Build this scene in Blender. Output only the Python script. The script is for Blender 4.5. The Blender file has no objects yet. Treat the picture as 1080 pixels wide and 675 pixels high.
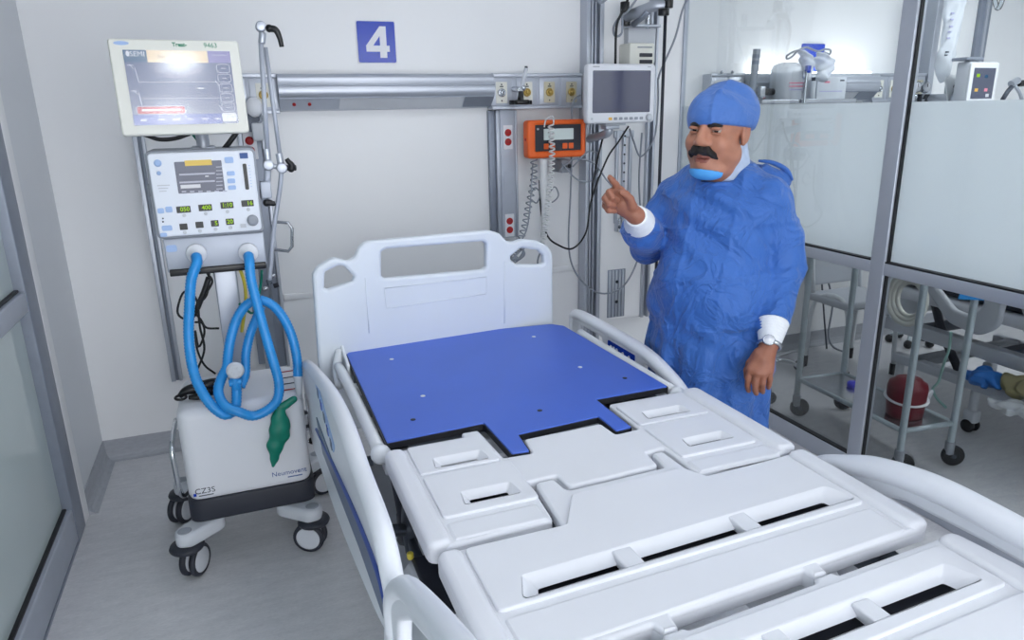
import bpy, bmesh, math, random
import numpy as np
from mathutils import Vector, Matrix
from mathutils.geometry import tessellate_polygon

random.seed(4)
SC = bpy.context.scene
COL = SC.collection
PI = math.pi

# ------------------------------------------------------------------ camera
CAM_H = 1.62                       # lens height above the floor, metres
FOCAL_PX = 753.4                   # focal length for a 1080 px wide frame
PITCH, ROLL, YAW = math.radians(16.36), math.radians(-1.1), math.radians(20.7)


def camera_axes():
    c, s = math.cos(PITCH), math.sin(PITCH)
    r0 = np.array([[1, 0, 0], [0, -s, -c], [0, c, -s]])
    cr, sr = math.cos(ROLL), math.sin(ROLL)
    cy, sy = math.cos(YAW), math.sin(YAW)
    return np.array([[cr, -sr, 0], [sr, cr, 0], [0, 0, 1]]) @ r0 @ np.array([[cy, -sy, 0], [sy, cy, 0], [0, 0, 1]])


AX = camera_axes()
cam_data = bpy.data.cameras.new('camera')
cam_data.sensor_width = 36.0
cam_data.lens = FOCAL_PX / 1080 * 36.0
cam_data.clip_start = 0.05
cam = bpy.data.objects.new('camera', cam_data)
COL.objects.link(cam)
cam.matrix_world = Matrix(((AX[0][0], -AX[1][0], -AX[2][0], 0), (AX[0][1], -AX[1][1], -AX[2][1], 0),
                           (AX[0][2], -AX[1][2], -AX[2][2], CAM_H), (0, 0, 0, 1)))
SC.camera = cam

# ------------------------------------------------------------------ world, exposure
SC.view_settings.view_transform = 'Standard'
SC.view_settings.look = 'None'
SC.view_settings.gamma = 1.0
SC.view_settings.use_curve_mapping = False
SC.view_settings.exposure = -0.2
world = bpy.data.worlds.new('world')
SC.world = world
world.use_nodes = True
WORLD_COLOR, WORLD_STRENGTH = (0.94, 0.965, 1.0, 1), 5.2
world.node_tree.nodes['Background'].inputs[0].default_value = WORLD_COLOR
world.node_tree.nodes['Background'].inputs[1].default_value = WORLD_STRENGTH
SC.cycles.use_denoising = True
SC.cycles.max_bounces = 10
SC.cycles.transparent_max_bounces = 12
SC.cycles.sample_clamp_indirect = 6.0
LAMP_BAY = 5.0                     # emission of the ceiling panels over the bay
LAMP_NEXT = 17.0                    # emission of the ceiling panels over the next bay
LAMP_WALL = 9.0                   # the lit bed-head lamp in the next bay
CEILING_Z = 2.62
BACK_Y = 3.709                     # back wall
LEFT_X = -0.756                    # left wall
PART_X = 2.46                      # glass partition

# ------------------------------------------------------------------ photo survey: a photo pixel on a known plane of the room


def ray(x, y):
    return AX.T @ np.array([(x - 540) / FOCAL_PX, (y - 337.5) / FOCAL_PX, 1.0])


def az(x, y, z):
    d = ray(x, y); t = (z - CAM_H) / d[2]
    return Vector((d[0] * t, d[1] * t, z))


def ay(x, y, Y):
    d = ray(x, y); t = Y / d[1]
    return Vector((d[0] * t, Y, CAM_H + d[2] * t))


def ax(x, y, X):
    d = ray(x, y); t = X / d[0]
    return Vector((X, d[1] * t, CAM_H + d[2] * t))


# ------------------------------------------------------------------ materials
def lin(v):
    v /= 255.0
    return v / 12.92 if v <= 0.04045 else ((v + 0.055) / 1.055) ** 2.4


def rgb(r, g, b):
    return (lin(r), lin(g), lin(b), 1.0)


def mat(name, col, rough=0.5, metal=0.0, vary=0.03, scale=6.0, bump=0.0, bscale=200.0, coat=0.0, trans=0.0, ior=1.45,
        stretch=(1, 1, 1), sub=0.0, emit=None, spec=0.5):
    m = bpy.data.materials.new(name); m.use_nodes = True
    nt = m.node_tree; N = nt.nodes; L = nt.links
    p = N['Principled BSDF']
    p.inputs['Roughness'].default_value = rough
    p.inputs['Metallic'].default_value = metal
    p.inputs['Coat Weight'].default_value = coat
    p.inputs['Transmission Weight'].default_value = trans
    p.inputs['IOR'].default_value = ior
    p.inputs['Specular IOR Level'].default_value = spec
    if sub:
        p.inputs['Subsurface Weight'].default_value = sub
        p.inputs['Subsurface Radius'].default_value = (0.012, 0.005, 0.003)
    tc = N.new('ShaderNodeTexCoord'); mp = N.new('ShaderNodeMapping')
    mp.inputs['Scale'].default_value = stretch
    L.new(tc.outputs['Object'], mp.inputs['Vector'])
    if vary:
        nz = N.new('ShaderNodeTexNoise'); nz.inputs['Scale'].default_value = scale; nz.inputs['Detail'].default_value = 4
        L.new(mp.outputs['Vector'], nz.inputs['Vector'])
        cr = N.new('ShaderNodeValToRGB')
        a = [max(0, c * (1 - vary * 2)) for c in col[:3]] + [1]
        b = [min(1, c * (1 + vary * 2)) for c in col[:3]] + [1]
        cr.color_ramp.elements[0].position = 0.3; cr.color_ramp.elements[1].position = 0.7
        cr.color_ramp.elements[0].color = a; cr.color_ramp.elements[1].color = b
        L.new(nz.outputs['Fac'], cr.inputs['Fac']); L.new(cr.outputs['Color'], p.inputs['Base Color'])
    else:
        p.inputs['Base Color'].default_value = col
    if bump:
        n2 = N.new('ShaderNodeTexNoise'); n2.inputs['Scale'].default_value = bscale; n2.inputs['Detail'].default_value = 5
        L.new(mp.outputs['Vector'], n2.inputs['Vector'])
        bp = N.new('ShaderNodeBump'); bp.inputs['Strength'].default_value = bump; bp.inputs['Distance'].default_value = 0.01
        L.new(n2.outputs['Fac'], bp.inputs['Height']); L.new(bp.outputs['Normal'], p.inputs['Normal'])
    if emit:
        p.inputs['Emission Color'].default_value = emit[0]
        p.inputs['Emission Strength'].default_value = emit[1]
    return m


def clear_glass(name, tint=(0.93, 0.96, 0.96, 1), gloss=1.0):
    m = bpy.data.materials.new(name); m.use_nodes = True
    nt = m.node_tree; N = nt.nodes; L = nt.links
    N.remove(N['Principled BSDF'])
    t = N.new('ShaderNodeBsdfTransparent'); t.inputs[0].default_value = tint
    g = N.new('ShaderNodeBsdfGlossy'); g.inputs['Roughness'].default_value = 0.02
    lw = N.new('ShaderNodeFresnel'); lw.inputs['IOR'].default_value = 1.35
    mx = N.new('ShaderNodeMixShader')
    mu = N.new('ShaderNodeMath'); mu.operation = 'MULTIPLY'; mu.inputs[1].default_value = gloss
    L.new(lw.outputs[0], mu.inputs[0]); L.new(mu.outputs[0], mx.inputs[0])
    L.new(t.outputs[0], mx.inputs[1]); L.new(g.outputs[0], mx.inputs[2])
    L.new(mx.outputs[0], N['Material Output'].inputs['Surface'])
    return m


def frosted_glass(name, col, see=0.5, rough=0.4, transl=0.5):
    m = bpy.data.materials.new(name); m.use_nodes = True
    nt = m.node_tree; N = nt.nodes; L = nt.links
    N.remove(N['Principled BSDF'])
    r = N.new('ShaderNodeBsdfRefraction'); r.inputs['Roughness'].default_value = rough; r.inputs['IOR'].default_value = 1.12
    r.inputs['Color'].default_value = (0.92, 0.96, 0.98, 1)
    d = N.new('ShaderNodeBsdfDiffuse'); d.inputs[0].default_value = col
    tl = N.new('ShaderNodeBsdfTranslucent'); tl.inputs[0].default_value = col
    nz = N.new('ShaderNodeTexNoise'); nz.inputs['Scale'].default_value = 1.5
    tc = N.new('ShaderNodeTexCoord'); L.new(tc.outputs['Object'], nz.inputs['Vector'])
    m1 = N.new('ShaderNodeMixShader'); m1.inputs[0].default_value = transl
    L.new(d.outputs[0], m1.inputs[1]); L.new(tl.outputs[0], m1.inputs[2])
    mr = N.new('ShaderNodeMapRange'); mr.inputs[3].default_value = see - 0.03; mr.inputs[4].default_value = see + 0.03
    L.new(nz.outputs['Fac'], mr.inputs[0])
    m2 = N.new('ShaderNodeMixShader'); L.new(mr.outputs[0], m2.inputs[0])
    L.new(m1.outputs[0], m2.inputs[1]); L.new(r.outputs[0], m2.inputs[2])
    g = N.new('ShaderNodeBsdfGlossy'); g.inputs['Roughness'].default_value = 0.15
    f = N.new('ShaderNodeFresnel'); f.inputs['IOR'].default_value = 1.04
    m3 = N.new('ShaderNodeMixShader'); L.new(f.outputs[0], m3.inputs[0])
    L.new(m2.outputs[0], m3.inputs[1]); L.new(g.outputs[0], m3.inputs[2])
    L.new(m3.outputs[0], N['Material Output'].inputs['Surface'])
    return m


MT = {}
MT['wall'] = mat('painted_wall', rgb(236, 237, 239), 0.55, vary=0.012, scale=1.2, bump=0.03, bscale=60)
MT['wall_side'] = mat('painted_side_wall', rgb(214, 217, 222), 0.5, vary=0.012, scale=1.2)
MT['ceiling'] = mat('ceiling_tile', rgb(235, 237, 240), 0.8, vary=0.01)
MT['base'] = mat('vinyl_skirting', rgb(164, 167, 174), 0.5, vary=0.04, scale=30, stretch=(1, 1, 4))
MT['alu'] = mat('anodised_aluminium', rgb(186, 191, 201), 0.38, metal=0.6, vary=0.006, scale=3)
MT['alu_dk'] = mat('dark_aluminium', rgb(140, 147, 160), 0.45, metal=0.4, vary=0.02, scale=20)  # darker grey aluminium tone
MT['alu_matte'] = mat('matte_aluminium_paint', rgb(178, 184, 196), 0.45, metal=0.25, vary=0.02, scale=10)
MT['steel'] = mat('brushed_steel', rgb(190, 194, 200), 0.25, metal=0.95, vary=0.03, scale=40, stretch=(1, 8, 1))
MT['chrome'] = mat('chrome', rgb(215, 218, 222), 0.12, metal=1.0, vary=0.0)
MT['white'] = mat('white_moulded_plastic', rgb(224, 226, 232), 0.38, vary=0.008, scale=4, bump=0.02, bscale=400)
MT['hbwhite'] = mat('pale_blue_white_plastic', rgb(214, 221, 229), 0.4, vary=0.008, scale=4)
MT['rail'] = mat('rail_plastic', rgb(228, 231, 238), 0.32, vary=0.008, scale=4)
MT['white_metal'] = mat('white_enamel', rgb(222, 226, 231), 0.35, vary=0.01)
MT['cream'] = mat('cream_plastic', rgb(226, 226, 218), 0.45, vary=0.01)
MT['blue'] = mat('blue_laminate', rgb(70, 106, 204), 0.42, vary=0.02, scale=3, bump=0.03, bscale=500)
MT['black'] = mat('black_rubber', rgb(26, 27, 31), 0.5, vary=0.05)
MT['blackgl'] = mat('black_plastic', rgb(18, 19, 23), 0.3, vary=0.03)
MT['dark'] = mat('dark_grey_plastic', rgb(42, 45, 55), 0.5, vary=0.03)
MT['darkmetal'] = mat('dark_steel_linkage', rgb(78, 84, 94), 0.45, metal=0.4, vary=0.04)
MT['grey'] = mat('grey_plastic', rgb(150, 155, 164), 0.5, vary=0.02)
MT['grey_lt'] = mat('light_grey_plastic', rgb(196, 200, 207), 0.45, vary=0.02)
MT['ventpanel'] = mat('ventilator_white_panel', rgb(226, 231, 240), 0.42, vary=0.01)
MT['screen_dk'] = mat('dark_lcd', rgb(62, 66, 82), 0.12, vary=0.04, scale=2, emit=(rgb(70, 76, 96), 0.6))
MT['screen_off'] = mat('switched_off_lcd', rgb(70, 72, 96), 0.1, vary=0.02, scale=2, spec=0.9)
MT['red'] = mat('red_socket', rgb(168, 30, 34), 0.45, vary=0.03)
MT['tan_plate'] = mat('cream_steel_plate', rgb(196, 190, 168), 0.4, metal=0.2, vary=0.03)
MT['brass'] = mat('brass', rgb(190, 164, 96), 0.35, metal=0.7, vary=0.04)
MT['orange'] = mat('orange_casing', rgb(238, 104, 40), 0.42, vary=0.02)
MT['hose'] = mat('blue_corrugated_hose', rgb(42, 150, 226), 0.32, vary=0.03, scale=30, trans=0.12)
MT['green'] = mat('green_rubber', rgb(8, 120, 100), 0.4, vary=0.05, scale=20)
MT['yellow'] = mat('yellow_tube', rgb(206, 190, 70), 0.4, vary=0.03)
MT['clear'] = clear_glass('clear_plastic', (0.9, 0.93, 0.95, 1))
MT['glass'] = clear_glass('window_glass', (0.97, 0.985, 0.985, 1), 0.25)
MT['glass_low'] = clear_glass('darker_lower_glass', (0.80, 0.81, 0.81, 1), 0.25)  # lower panes, greyer than the upper ones
MT['frost'] = frosted_glass('frosted_film', (0.93, 0.95, 0.965, 1), 0.32, 0.26, 0.62)
MT['doorglass'] = mat('door_glass_grey', rgb(186, 198, 198), 0.06, vary=0.02, scale=1.0, spec=0.7)
MT['whitecord'] = mat('white_cord', rgb(222, 224, 226), 0.4, vary=0.02)
MT['greycord'] = mat('grey_cord', rgb(140, 146, 156), 0.45, vary=0.03)
MT['cartsteel'] = mat('pale_painted_steel', rgb(176, 188, 194), 0.38, metal=0.2, vary=0.03, scale=20)
MT['shelfsteel'] = mat('stainless_shelf', rgb(186, 188, 192), 0.22, metal=0.9, vary=0.05, scale=8, stretch=(1, 5, 1))
MT['sharps'] = mat('dark_red_plastic', rgb(104, 16, 32), 0.45, vary=0.03)
MT['signblue'] = mat('sign_blue', rgb(22, 62, 180), 0.15, vary=0.02)
MT['deepblue'] = mat('navy_stripe', rgb(60, 84, 160), 0.4, vary=0.02)
MT['stripe'] = mat('slate_stripe', rgb(96, 108, 132), 0.4, vary=0.02)
MT['textblue'] = mat('blue_ink', rgb(60, 90, 150), 0.5, vary=0)
MT['textdark'] = mat('dark_ink', rgb(50, 56, 70), 0.5, vary=0)
MT['textgreen'] = mat('green_marker', rgb(40, 130, 96), 0.5, vary=0)
MT['btnblue'] = mat('pale_blue_key', rgb(160, 186, 226), 0.45, vary=0.02)
MT['gown_wt'] = mat('white_knit', rgb(228, 231, 236), 0.8, vary=0.02, scale=60, bump=0.3, bscale=300)
MT['palegreen'] = mat('pale_green_tube', rgb(150, 190, 182), 0.35, vary=0.02)
MT['paper'] = mat('crumpled_white', rgb(216, 219, 222), 0.7, vary=0.03, bump=0.5, bscale=20)
MT['tan'] = mat('tan_wrap', rgb(150, 142, 104), 0.6, vary=0.05, bump=0.4, bscale=20)


def glow(name, col, strength):
    m = bpy.data.materials.new(name); m.use_nodes = True
    nt = m.node_tree; N = nt.nodes
    N.remove(N['Principled BSDF'])
    e = N.new('ShaderNodeEmission'); e.inputs[0].default_value = col; e.inputs[1].default_value = strength
    nt.links.new(e.outputs[0], N['Material Output'].inputs['Surface'])
    return m


MT['lamp_bay'] = glow('ceiling_diffuser', (0.93, 0.96, 1.0, 1), LAMP_BAY)
MT['lamp_next'] = glow('ceiling_diffuser_next', (0.92, 0.97, 1.0, 1), LAMP_NEXT)
MT['lamp_spot'] = glow('downlight_diffuser', (0.96, 0.98, 1.0, 1), 42.0)
MT['lamp_wall'] = glow('bed_lamp_diffuser', (0.95, 0.98, 1.0, 1), LAMP_WALL)
MT['led'] = glow('green_led', rgb(170, 220, 60), 1.0)
MT['lcd_grey'] = mat('grey_green_lcd', rgb(186, 196, 196), 0.2, vary=0.02, emit=(rgb(170, 185, 185), 0.25))
MT['lcd_yellow'] = glow('lcd_yellow', rgb(240, 214, 130), 0.95)
MT['lcd_cream'] = glow('lcd_cream', rgb(246, 226, 196), 1.0)
MT['lcd_line'] = glow('lcd_line', rgb(196, 202, 222), 1.0)
MT['lcd_white'] = glow('lcd_white', rgb(226, 232, 244), 1.0)
MT['lcd_blue'] = glow('lcd_blue', rgb(64, 92, 186), 0.9)
MT['lcd_teal'] = glow('lcd_teal', rgb(74, 112, 152), 0.9)
MT['lcd_lilac'] = glow('lcd_lilac', rgb(160, 158, 216), 0.9)
MT['lcd_red'] = glow('lcd_red', rgb(198, 62, 84), 0.9)
MT['lcd_bg'] = mat('lcd_back', rgb(60, 70, 100), 0.1, vary=0.0, emit=(rgb(84, 96, 134), 0.6))
MT['uvdot'] = mat('violet_cap', rgb(70, 70, 220), 0.4, vary=0.0)
MT['clearmilk'] = mat('milky_clear_plastic', rgb(226, 231, 238), 0.25, vary=0.03, trans=0.25, ior=1.1)
# ------------------------------------------------------------------ mesh helpers


def roundpoly(pts, r, n=5):
    """Round the corners of a closed 2D polygon; r is one radius or one per corner."""
    out = []; k = len(pts)
    for i in range(k):
        p0, p1, p2 = Vector(pts[i - 1][:2]), Vector(pts[i][:2]), Vector(pts[(i + 1) % k][:2])
        rr = r[i] if isinstance(r, (list, tuple)) else r
        a, b = p0 - p1, p2 - p1
        la, lb = a.length, b.length
        if rr <= 1e-6 or la < 1e-6 or lb < 1e-6:
            out.append(p1); continue
        a /= la; b /= lb
        ang = a.angle(b)
        if ang > PI - 0.05:
            out.append(p1); continue
        t = min(rr / math.tan(ang / 2), la * 0.48, lb * 0.48)
        q0, q2 = p1 + a * t, p1 + b * t
        for j in range(n + 1):
            u = j / n
            out.append(q0 * (1 - u) ** 2 + p1 * 2 * u * (1 - u) + q2 * u * u)
    return [(v[0], v[1]) for v in out]


def rect(x0, y0, x1, y1, r=0.0, n=4):
    p = [(x0, y0), (x1, y0), (x1, y1), (x0, y1)]
    return roundpoly(p, r, n) if r else p


def area2(p):
    return sum(p[i - 1][0] * p[i][1] - p[i][0] * p[i - 1][1] for i in range(len(p))) / 2


def clean(p, eps=1e-5):
    o = []
    for q in p:
        if not o or (q[0] - o[-1][0]) ** 2 + (q[1] - o[-1][1]) ** 2 > eps * eps:
            o.append((q[0], q[1]))
    if (o[0][0] - o[-1][0]) ** 2 + (o[0][1] - o[-1][1]) ** 2 < eps * eps:
        o.pop()
    return o


def inset(p, d):
    """Move a contour towards its left-hand side by d (mitred)."""
    k = len(p); out = []
    for i in range(k):
        a, b, c = Vector(p[i - 1]), Vector(p[i]), Vector(p[(i + 1) % k])
        e0, e1 = (b - a).normalized(), (c - b).normalized()
        n0, n1 = Vector((-e0.y, e0.x)), Vector((-e1.y, e1.x))
        m = n0 + n1
        if m.length < 1e-6:
            m = n0
        m.normalize()
        s = max(0.35, m.dot(n0))
        q = b + m * (d / s)
        out.append((q.x, q.y))
    return out


def smooth_path(pts, n=6, closed=False):
    P = [Vector(p) for p in pts]; k = len(P); out = []
    rng = range(k if closed else k - 1)
    for i in rng:
        p1, p2 = P[i], P[(i + 1) % k]
        p0 = P[i - 1] if (closed or i > 0) else p1 * 2 - p2
        p3 = P[(i + 2) % k] if (closed or i + 2 < k) else p2 * 2 - p1
        for j in range(n):
            t = j / n
            out.append(0.5 * ((2 * p1) + (p2 - p0) * t + (2 * p0 - 5 * p1 + 4 * p2 - p3) * t * t + (3 * p1 - p0 - 3 * p2 + p3) * t ** 3))
    if not closed:
        out.append(P[-1])
    return out


class MB:
    """Collects shapes, then links them as ONE mesh object."""

    def __init__(self):
        self.v, self.f, self.m, self.s = [], [], [], []
        self.mats = []

    def mi(self, m):
        if m not in self.mats:
            self.mats.append(m)
        return self.mats.index(m)

    def add(self, verts, faces, m, smooth=True, X=None):
        b = len(self.v); k = self.mi(m)
        for q in verts:
            q = Vector(q)
            self.v.append(tuple(X @ q) if X is not None else tuple(q))
        for f in faces:
            self.f.append([i + b for i in f]); self.m.append(k); self.s.append(smooth)
        return self

    def plate(self, outer, m, z0, z1, holes=(), bevel=0.0, seg=3, X=None, top=True, bot=True):
        """Prism of a 2D outline with holes, edges rounded; axis z unless X turns it."""
        cs = [clean(outer)] + [clean(h) for h in holes]
        if area2(cs[0]) < 0:
            cs[0].reverse()
        for i in range(1, len(cs)):
            if area2(cs[i]) > 0:
                cs[i].reverse()
        prof = []
        if bevel > 0:
            for j in range(seg + 1):
                a = j / seg * PI / 2
                prof.append((bevel * (1 - math.sin(a)), z0 + bevel * (1 - math.cos(a))))
            for j in range(seg + 1):
                a = j / seg * PI / 2
                prof.append((bevel * (1 - math.cos(a)), z1 - bevel * (1 - math.sin(a))))
        else:
            prof = [(0, z0), (0, z1)]
        V, Fc = [], []
        rings = []
        for c in cs:
            rr = []
            for d, z in prof:
                q = inset(c, d) if d > 1e-7 else c
                rr.append(range(len(V), len(V) + len(q)))
                V += [(a, b, z) for a, b in q]
            rings.append(rr)
            k = len(c)
            for a, b in zip(rr[:-1], rr[1:]):
                for i in range(k):
                    j = (i + 1) % k
                    Fc.append([a[i], a[j], b[j], b[i]])
        self.add(V, Fc, m, bevel > 0, X)
        # caps as separate vertices so they shade flat
        for ri, flip, use in ((-1, False, top), (0, True, bot)):
            if not use:
                continue
            loops = [[Vector(V[i]) for i in rr[ri]] for rr in rings]
            tris = tessellate_polygon(loops)
            flat = [q for l in loops for q in l]
            F2 = []
            for t in tris:
                a, b, c = (flat[i] for i in t)
                up = (b - a).cross(c - a).z > 0
                F2.append(list(t) if up != flip else [t[0], t[2], t[1]])
            self.add(flat, F2, m, False, X)
        return self

    def funnel(self, outer, inner, m, z1, z0, X=None):
        """Sloping walls from a rim down to a smaller opening (same number of points)."""
        n = len(outer); V = [(p[0], p[1], z1) for p in outer] + [(p[0], p[1], z0) for p in inner]
        return self.add(V, [[i, (i + 1) % n, n + (i + 1) % n, n + i] for i in range(n)], m, False, X)

    def box(self, a, b, m, bevel=0.0, X=None, seg=2):
        x0, x1 = sorted((a[0], b[0])); y0, y1 = sorted((a[1], b[1])); z0, z1 = sorted((a[2], b[2]))
        if bevel <= 0:
            v = [(x, y, z) for x in (x0, x1) for y in (y0, y1) for z in (z0, z1)]
            return self.add(v, [(0, 1, 3, 2), (4, 6, 7, 5), (0, 4, 5, 1), (2, 3, 7, 6), (0, 2, 6, 4), (1, 5, 7, 3)], m, False, X)
        bevel = min(bevel, (x1 - x0) / 2.05, (y1 - y0) / 2.05, (z1 - z0) / 2.05)
        return self.plate(rect(x0, y0, x1, y1, bevel, 3), m, z0, z1, bevel=bevel, seg=seg, X=X)

    def rev(self, prof, m, X=None, n=24, smooth=True):
        """Lathe of (radius, z) pairs about z."""
        V, F = [], []
        for r, z in prof:
            for i in range(n):
                a = 2 * PI * i / n
                V.append((max(r, 1e-5) * math.cos(a), max(r, 1e-5) * math.sin(a), z))
        for j in range(len(prof) - 1):
            for i in range(n):
                k = (i + 1) % n
                F.append([j * n + i, j * n + k, (j + 1) * n + k, (j + 1) * n + i])
        F.append(list(range(n - 1, -1, -1))); F.append([(len(prof) - 1) * n + i for i in range(n)])
        return self.add(V, F, m, smooth, X)

    def cyl(self, a, b, r, m, r2=None, n=20, bevel=0.0):
        a, b = Vector(a), Vector(b); d = b - a; L = d.length
        X = Matrix.Translation(a) @ d.to_track_quat('Z', 'Y').to_matrix().to_4x4()
        r2 = r if r2 is None else r2
        if bevel:
            p = [(r - bevel, 0), (r - bevel * .3, bevel * .3), (r, bevel), (r2, L - bevel), (r2 - bevel * .3, L - bevel * .3), (r2 - bevel, L)]
            return self.rev(p, m, X, n)
        # side smooth, caps separate
        V = [(r * math.cos(2 * PI * i / n), r * math.sin(2 * PI * i / n), 0) for i in range(n)] + \
            [(r2 * math.cos(2 * PI * i / n), r2 * math.sin(2 * PI * i / n), L) for i in range(n)]
        self.add(V, [[i, (i + 1) % n, n + (i + 1) % n, n + i] for i in range(n)], m, True, X)
        self.add(V[:n], [list(range(n - 1, -1, -1))], m, False, X)
        self.add(V[n:], [list(range(n))], m, False, X)
        return self

    def tube(self, pts, r, m, n=10, sm=6, closed=False, flat=None):
        """Round (or flattened) tube along a path; r is one radius or one per path point."""
        if sm:
            if isinstance(r, (list, tuple)):
                P4 = [Vector((*p, q)) for p, q in zip(pts, r)]
                S = smooth_path(P4, sm, closed)
                P = [Vector(p[:3]) for p in S]; R = [max(0.0003, p[3]) for p in S]
            else:
                P = smooth_path(pts, sm, closed); R = [r] * len(P)
        else:
            P = [Vector(p) for p in pts]; R = list(r) if isinstance(r, (list, tuple)) else [r] * len(P)
        k = len(P); V, F = [], []
        T = []
        for i in range(k):
            a = P[i - 1] if (i > 0 or closed) else P[i]
            b = P[(i + 1) % k] if (i + 1 < k or closed) else P[i]
            T.append((b - a).normalized())
        u = T[0].orthogonal().normalized()
        if flat is not None:
            u = Vector(flat[0])
        for i in range(k):
            u = (u - T[i] * u.dot(T[i])).normalized()
            w = T[i].cross(u)
            fx = flat[1] if flat is not None else 1.0
            for j in range(n):
                a = 2 * PI * j / n
                V.append(P[i] + (u * math.cos(a) * fx + w * math.sin(a)) * R[i])
        for i in range(k if closed else k - 1):
            i2 = (i + 1) % k
            for j in range(n):
                j2 = (j + 1) % n
                F.append([i * n + j, i * n + j2, i2 * n + j2, i2 * n + j])
        if not closed:
            F.append(list(range(n - 1, -1, -1))); F.append([(k - 1) * n + j for j in range(n)])
        return self.add(V, F, m, True)

    def sphere(self, c, r, m, n=16, sc=(1, 1, 1), X=None):
        V, F = [], []
        h = n // 2
        for j in range(h + 1):
            t = PI * j / h
            for i in range(n):
                a = 2 * PI * i / n
                V.append((c[0] + r * sc[0] * math.sin(t) * math.cos(a), c[1] + r * sc[1] * math.sin(t) * math.sin(a), c[2] + r * sc[2] * math.cos(t)))
        for j in range(h):
            for i in range(n):
                F.append([j * n + i, (j + 1) * n + i, (j + 1) * n + (i + 1) % n, j * n + (i + 1) % n])
        return self.add(V, F, m, True, X)

    def text(self, s, size, m, X, depth=0.0008, align='CENTER', bold=0.0):
        V, F = text_mesh(s, size, depth, align, bold)
        return self.add(V, F, m, False, X)

    def build(self, name, parent=None, origin=None, remove_doubles=False):
        me = bpy.data.meshes.new(name)
        o3 = Vector(origin) if origin is not None else Vector((0, 0, 0))
        base = o3 + (parent_world(parent) if parent is not None else Vector((0, 0, 0)))
        vv = [tuple(Vector(q) - base) for q in self.v]
        me.from_pydata(vv, [], self.f)
        for m in self.mats:
            me.materials.append(MT[m])
        me.polygons.foreach_set('material_index', self.m)
        me.polygons.foreach_set('use_smooth', self.s)
        me.update()
        o = bpy.data.objects.new(name, me); COL.objects.link(o)
        if parent is not None:
            o.parent = parent
        o.location = o3
        return o


_tc = {}


def text_mesh(s, size, depth, align, bold):
    key = (s, size, depth, align, bold)
    if key not in _tc:
        cu = bpy.data.curves.new('t', 'FONT'); cu.body = s; cu.size = size; cu.extrude = depth; cu.align_x = align; cu.align_y = 'CENTER'
        cu.offset = bold; cu.resolution_u = 3
        ob = bpy.data.objects.new('t', cu); COL.objects.link(ob)
        me = bpy.data.meshes.new_from_object(ob.evaluated_get(bpy.context.evaluated_depsgraph_get()))
        _tc[key] = ([tuple(v.co) for v in me.vertices], [list(p.vertices) for p in me.polygons])
        bpy.data.objects.remove(ob); bpy.data.curves.remove(cu); bpy.data.meshes.remove(me)
    return _tc[key]


def parent_world(o):
    v = Vector((0, 0, 0))
    while o is not None:
        v = v + o.location; o = o.parent
    return v


def thing(name, label, cat, loc=(0, 0, 0), group=None):
    o = bpy.data.objects.new(name, None); COL.objects.link(o); o.location = loc
    o.empty_display_size = 0.1
    return tag(o, label, cat, group)


def tag(o, label, cat, group=None, kind=None):
    o['label'] = label; o['category'] = cat
    if group: o['group'] = group
    if kind: o['kind'] = kind
    return o


def struct(o):
    o['kind'] = 'structure'
    return o


def copy_tree(o, parent=None):
    c = o.copy(); COL.objects.link(c)
    if parent is not None:
        c.parent = parent
    for ch in list(o.children):
        copy_tree(ch, c)
    return c


def frame(origin, xdir, ydir):
    """Matrix with local x, y along the given directions, z their cross product."""
    x = Vector(xdir).normalized(); y = Vector(ydir); y = (y - x * y.dot(x)).normalized(); z = x.cross(y)
    return Matrix(((x.x, y.x, z.x, origin[0]), (x.y, y.y, z.y, origin[1]), (x.z, y.z, z.z, origin[2]), (0, 0, 0, 1)))


def FRONT(x, y, z, rx=0.0):
    """Local x to the right, y up, z out of the back wall towards the room; rx leans it back."""
    return Matrix.Translation((x, y, z)) @ Matrix.Rotation(PI / 2 - rx, 4, 'X')


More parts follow.
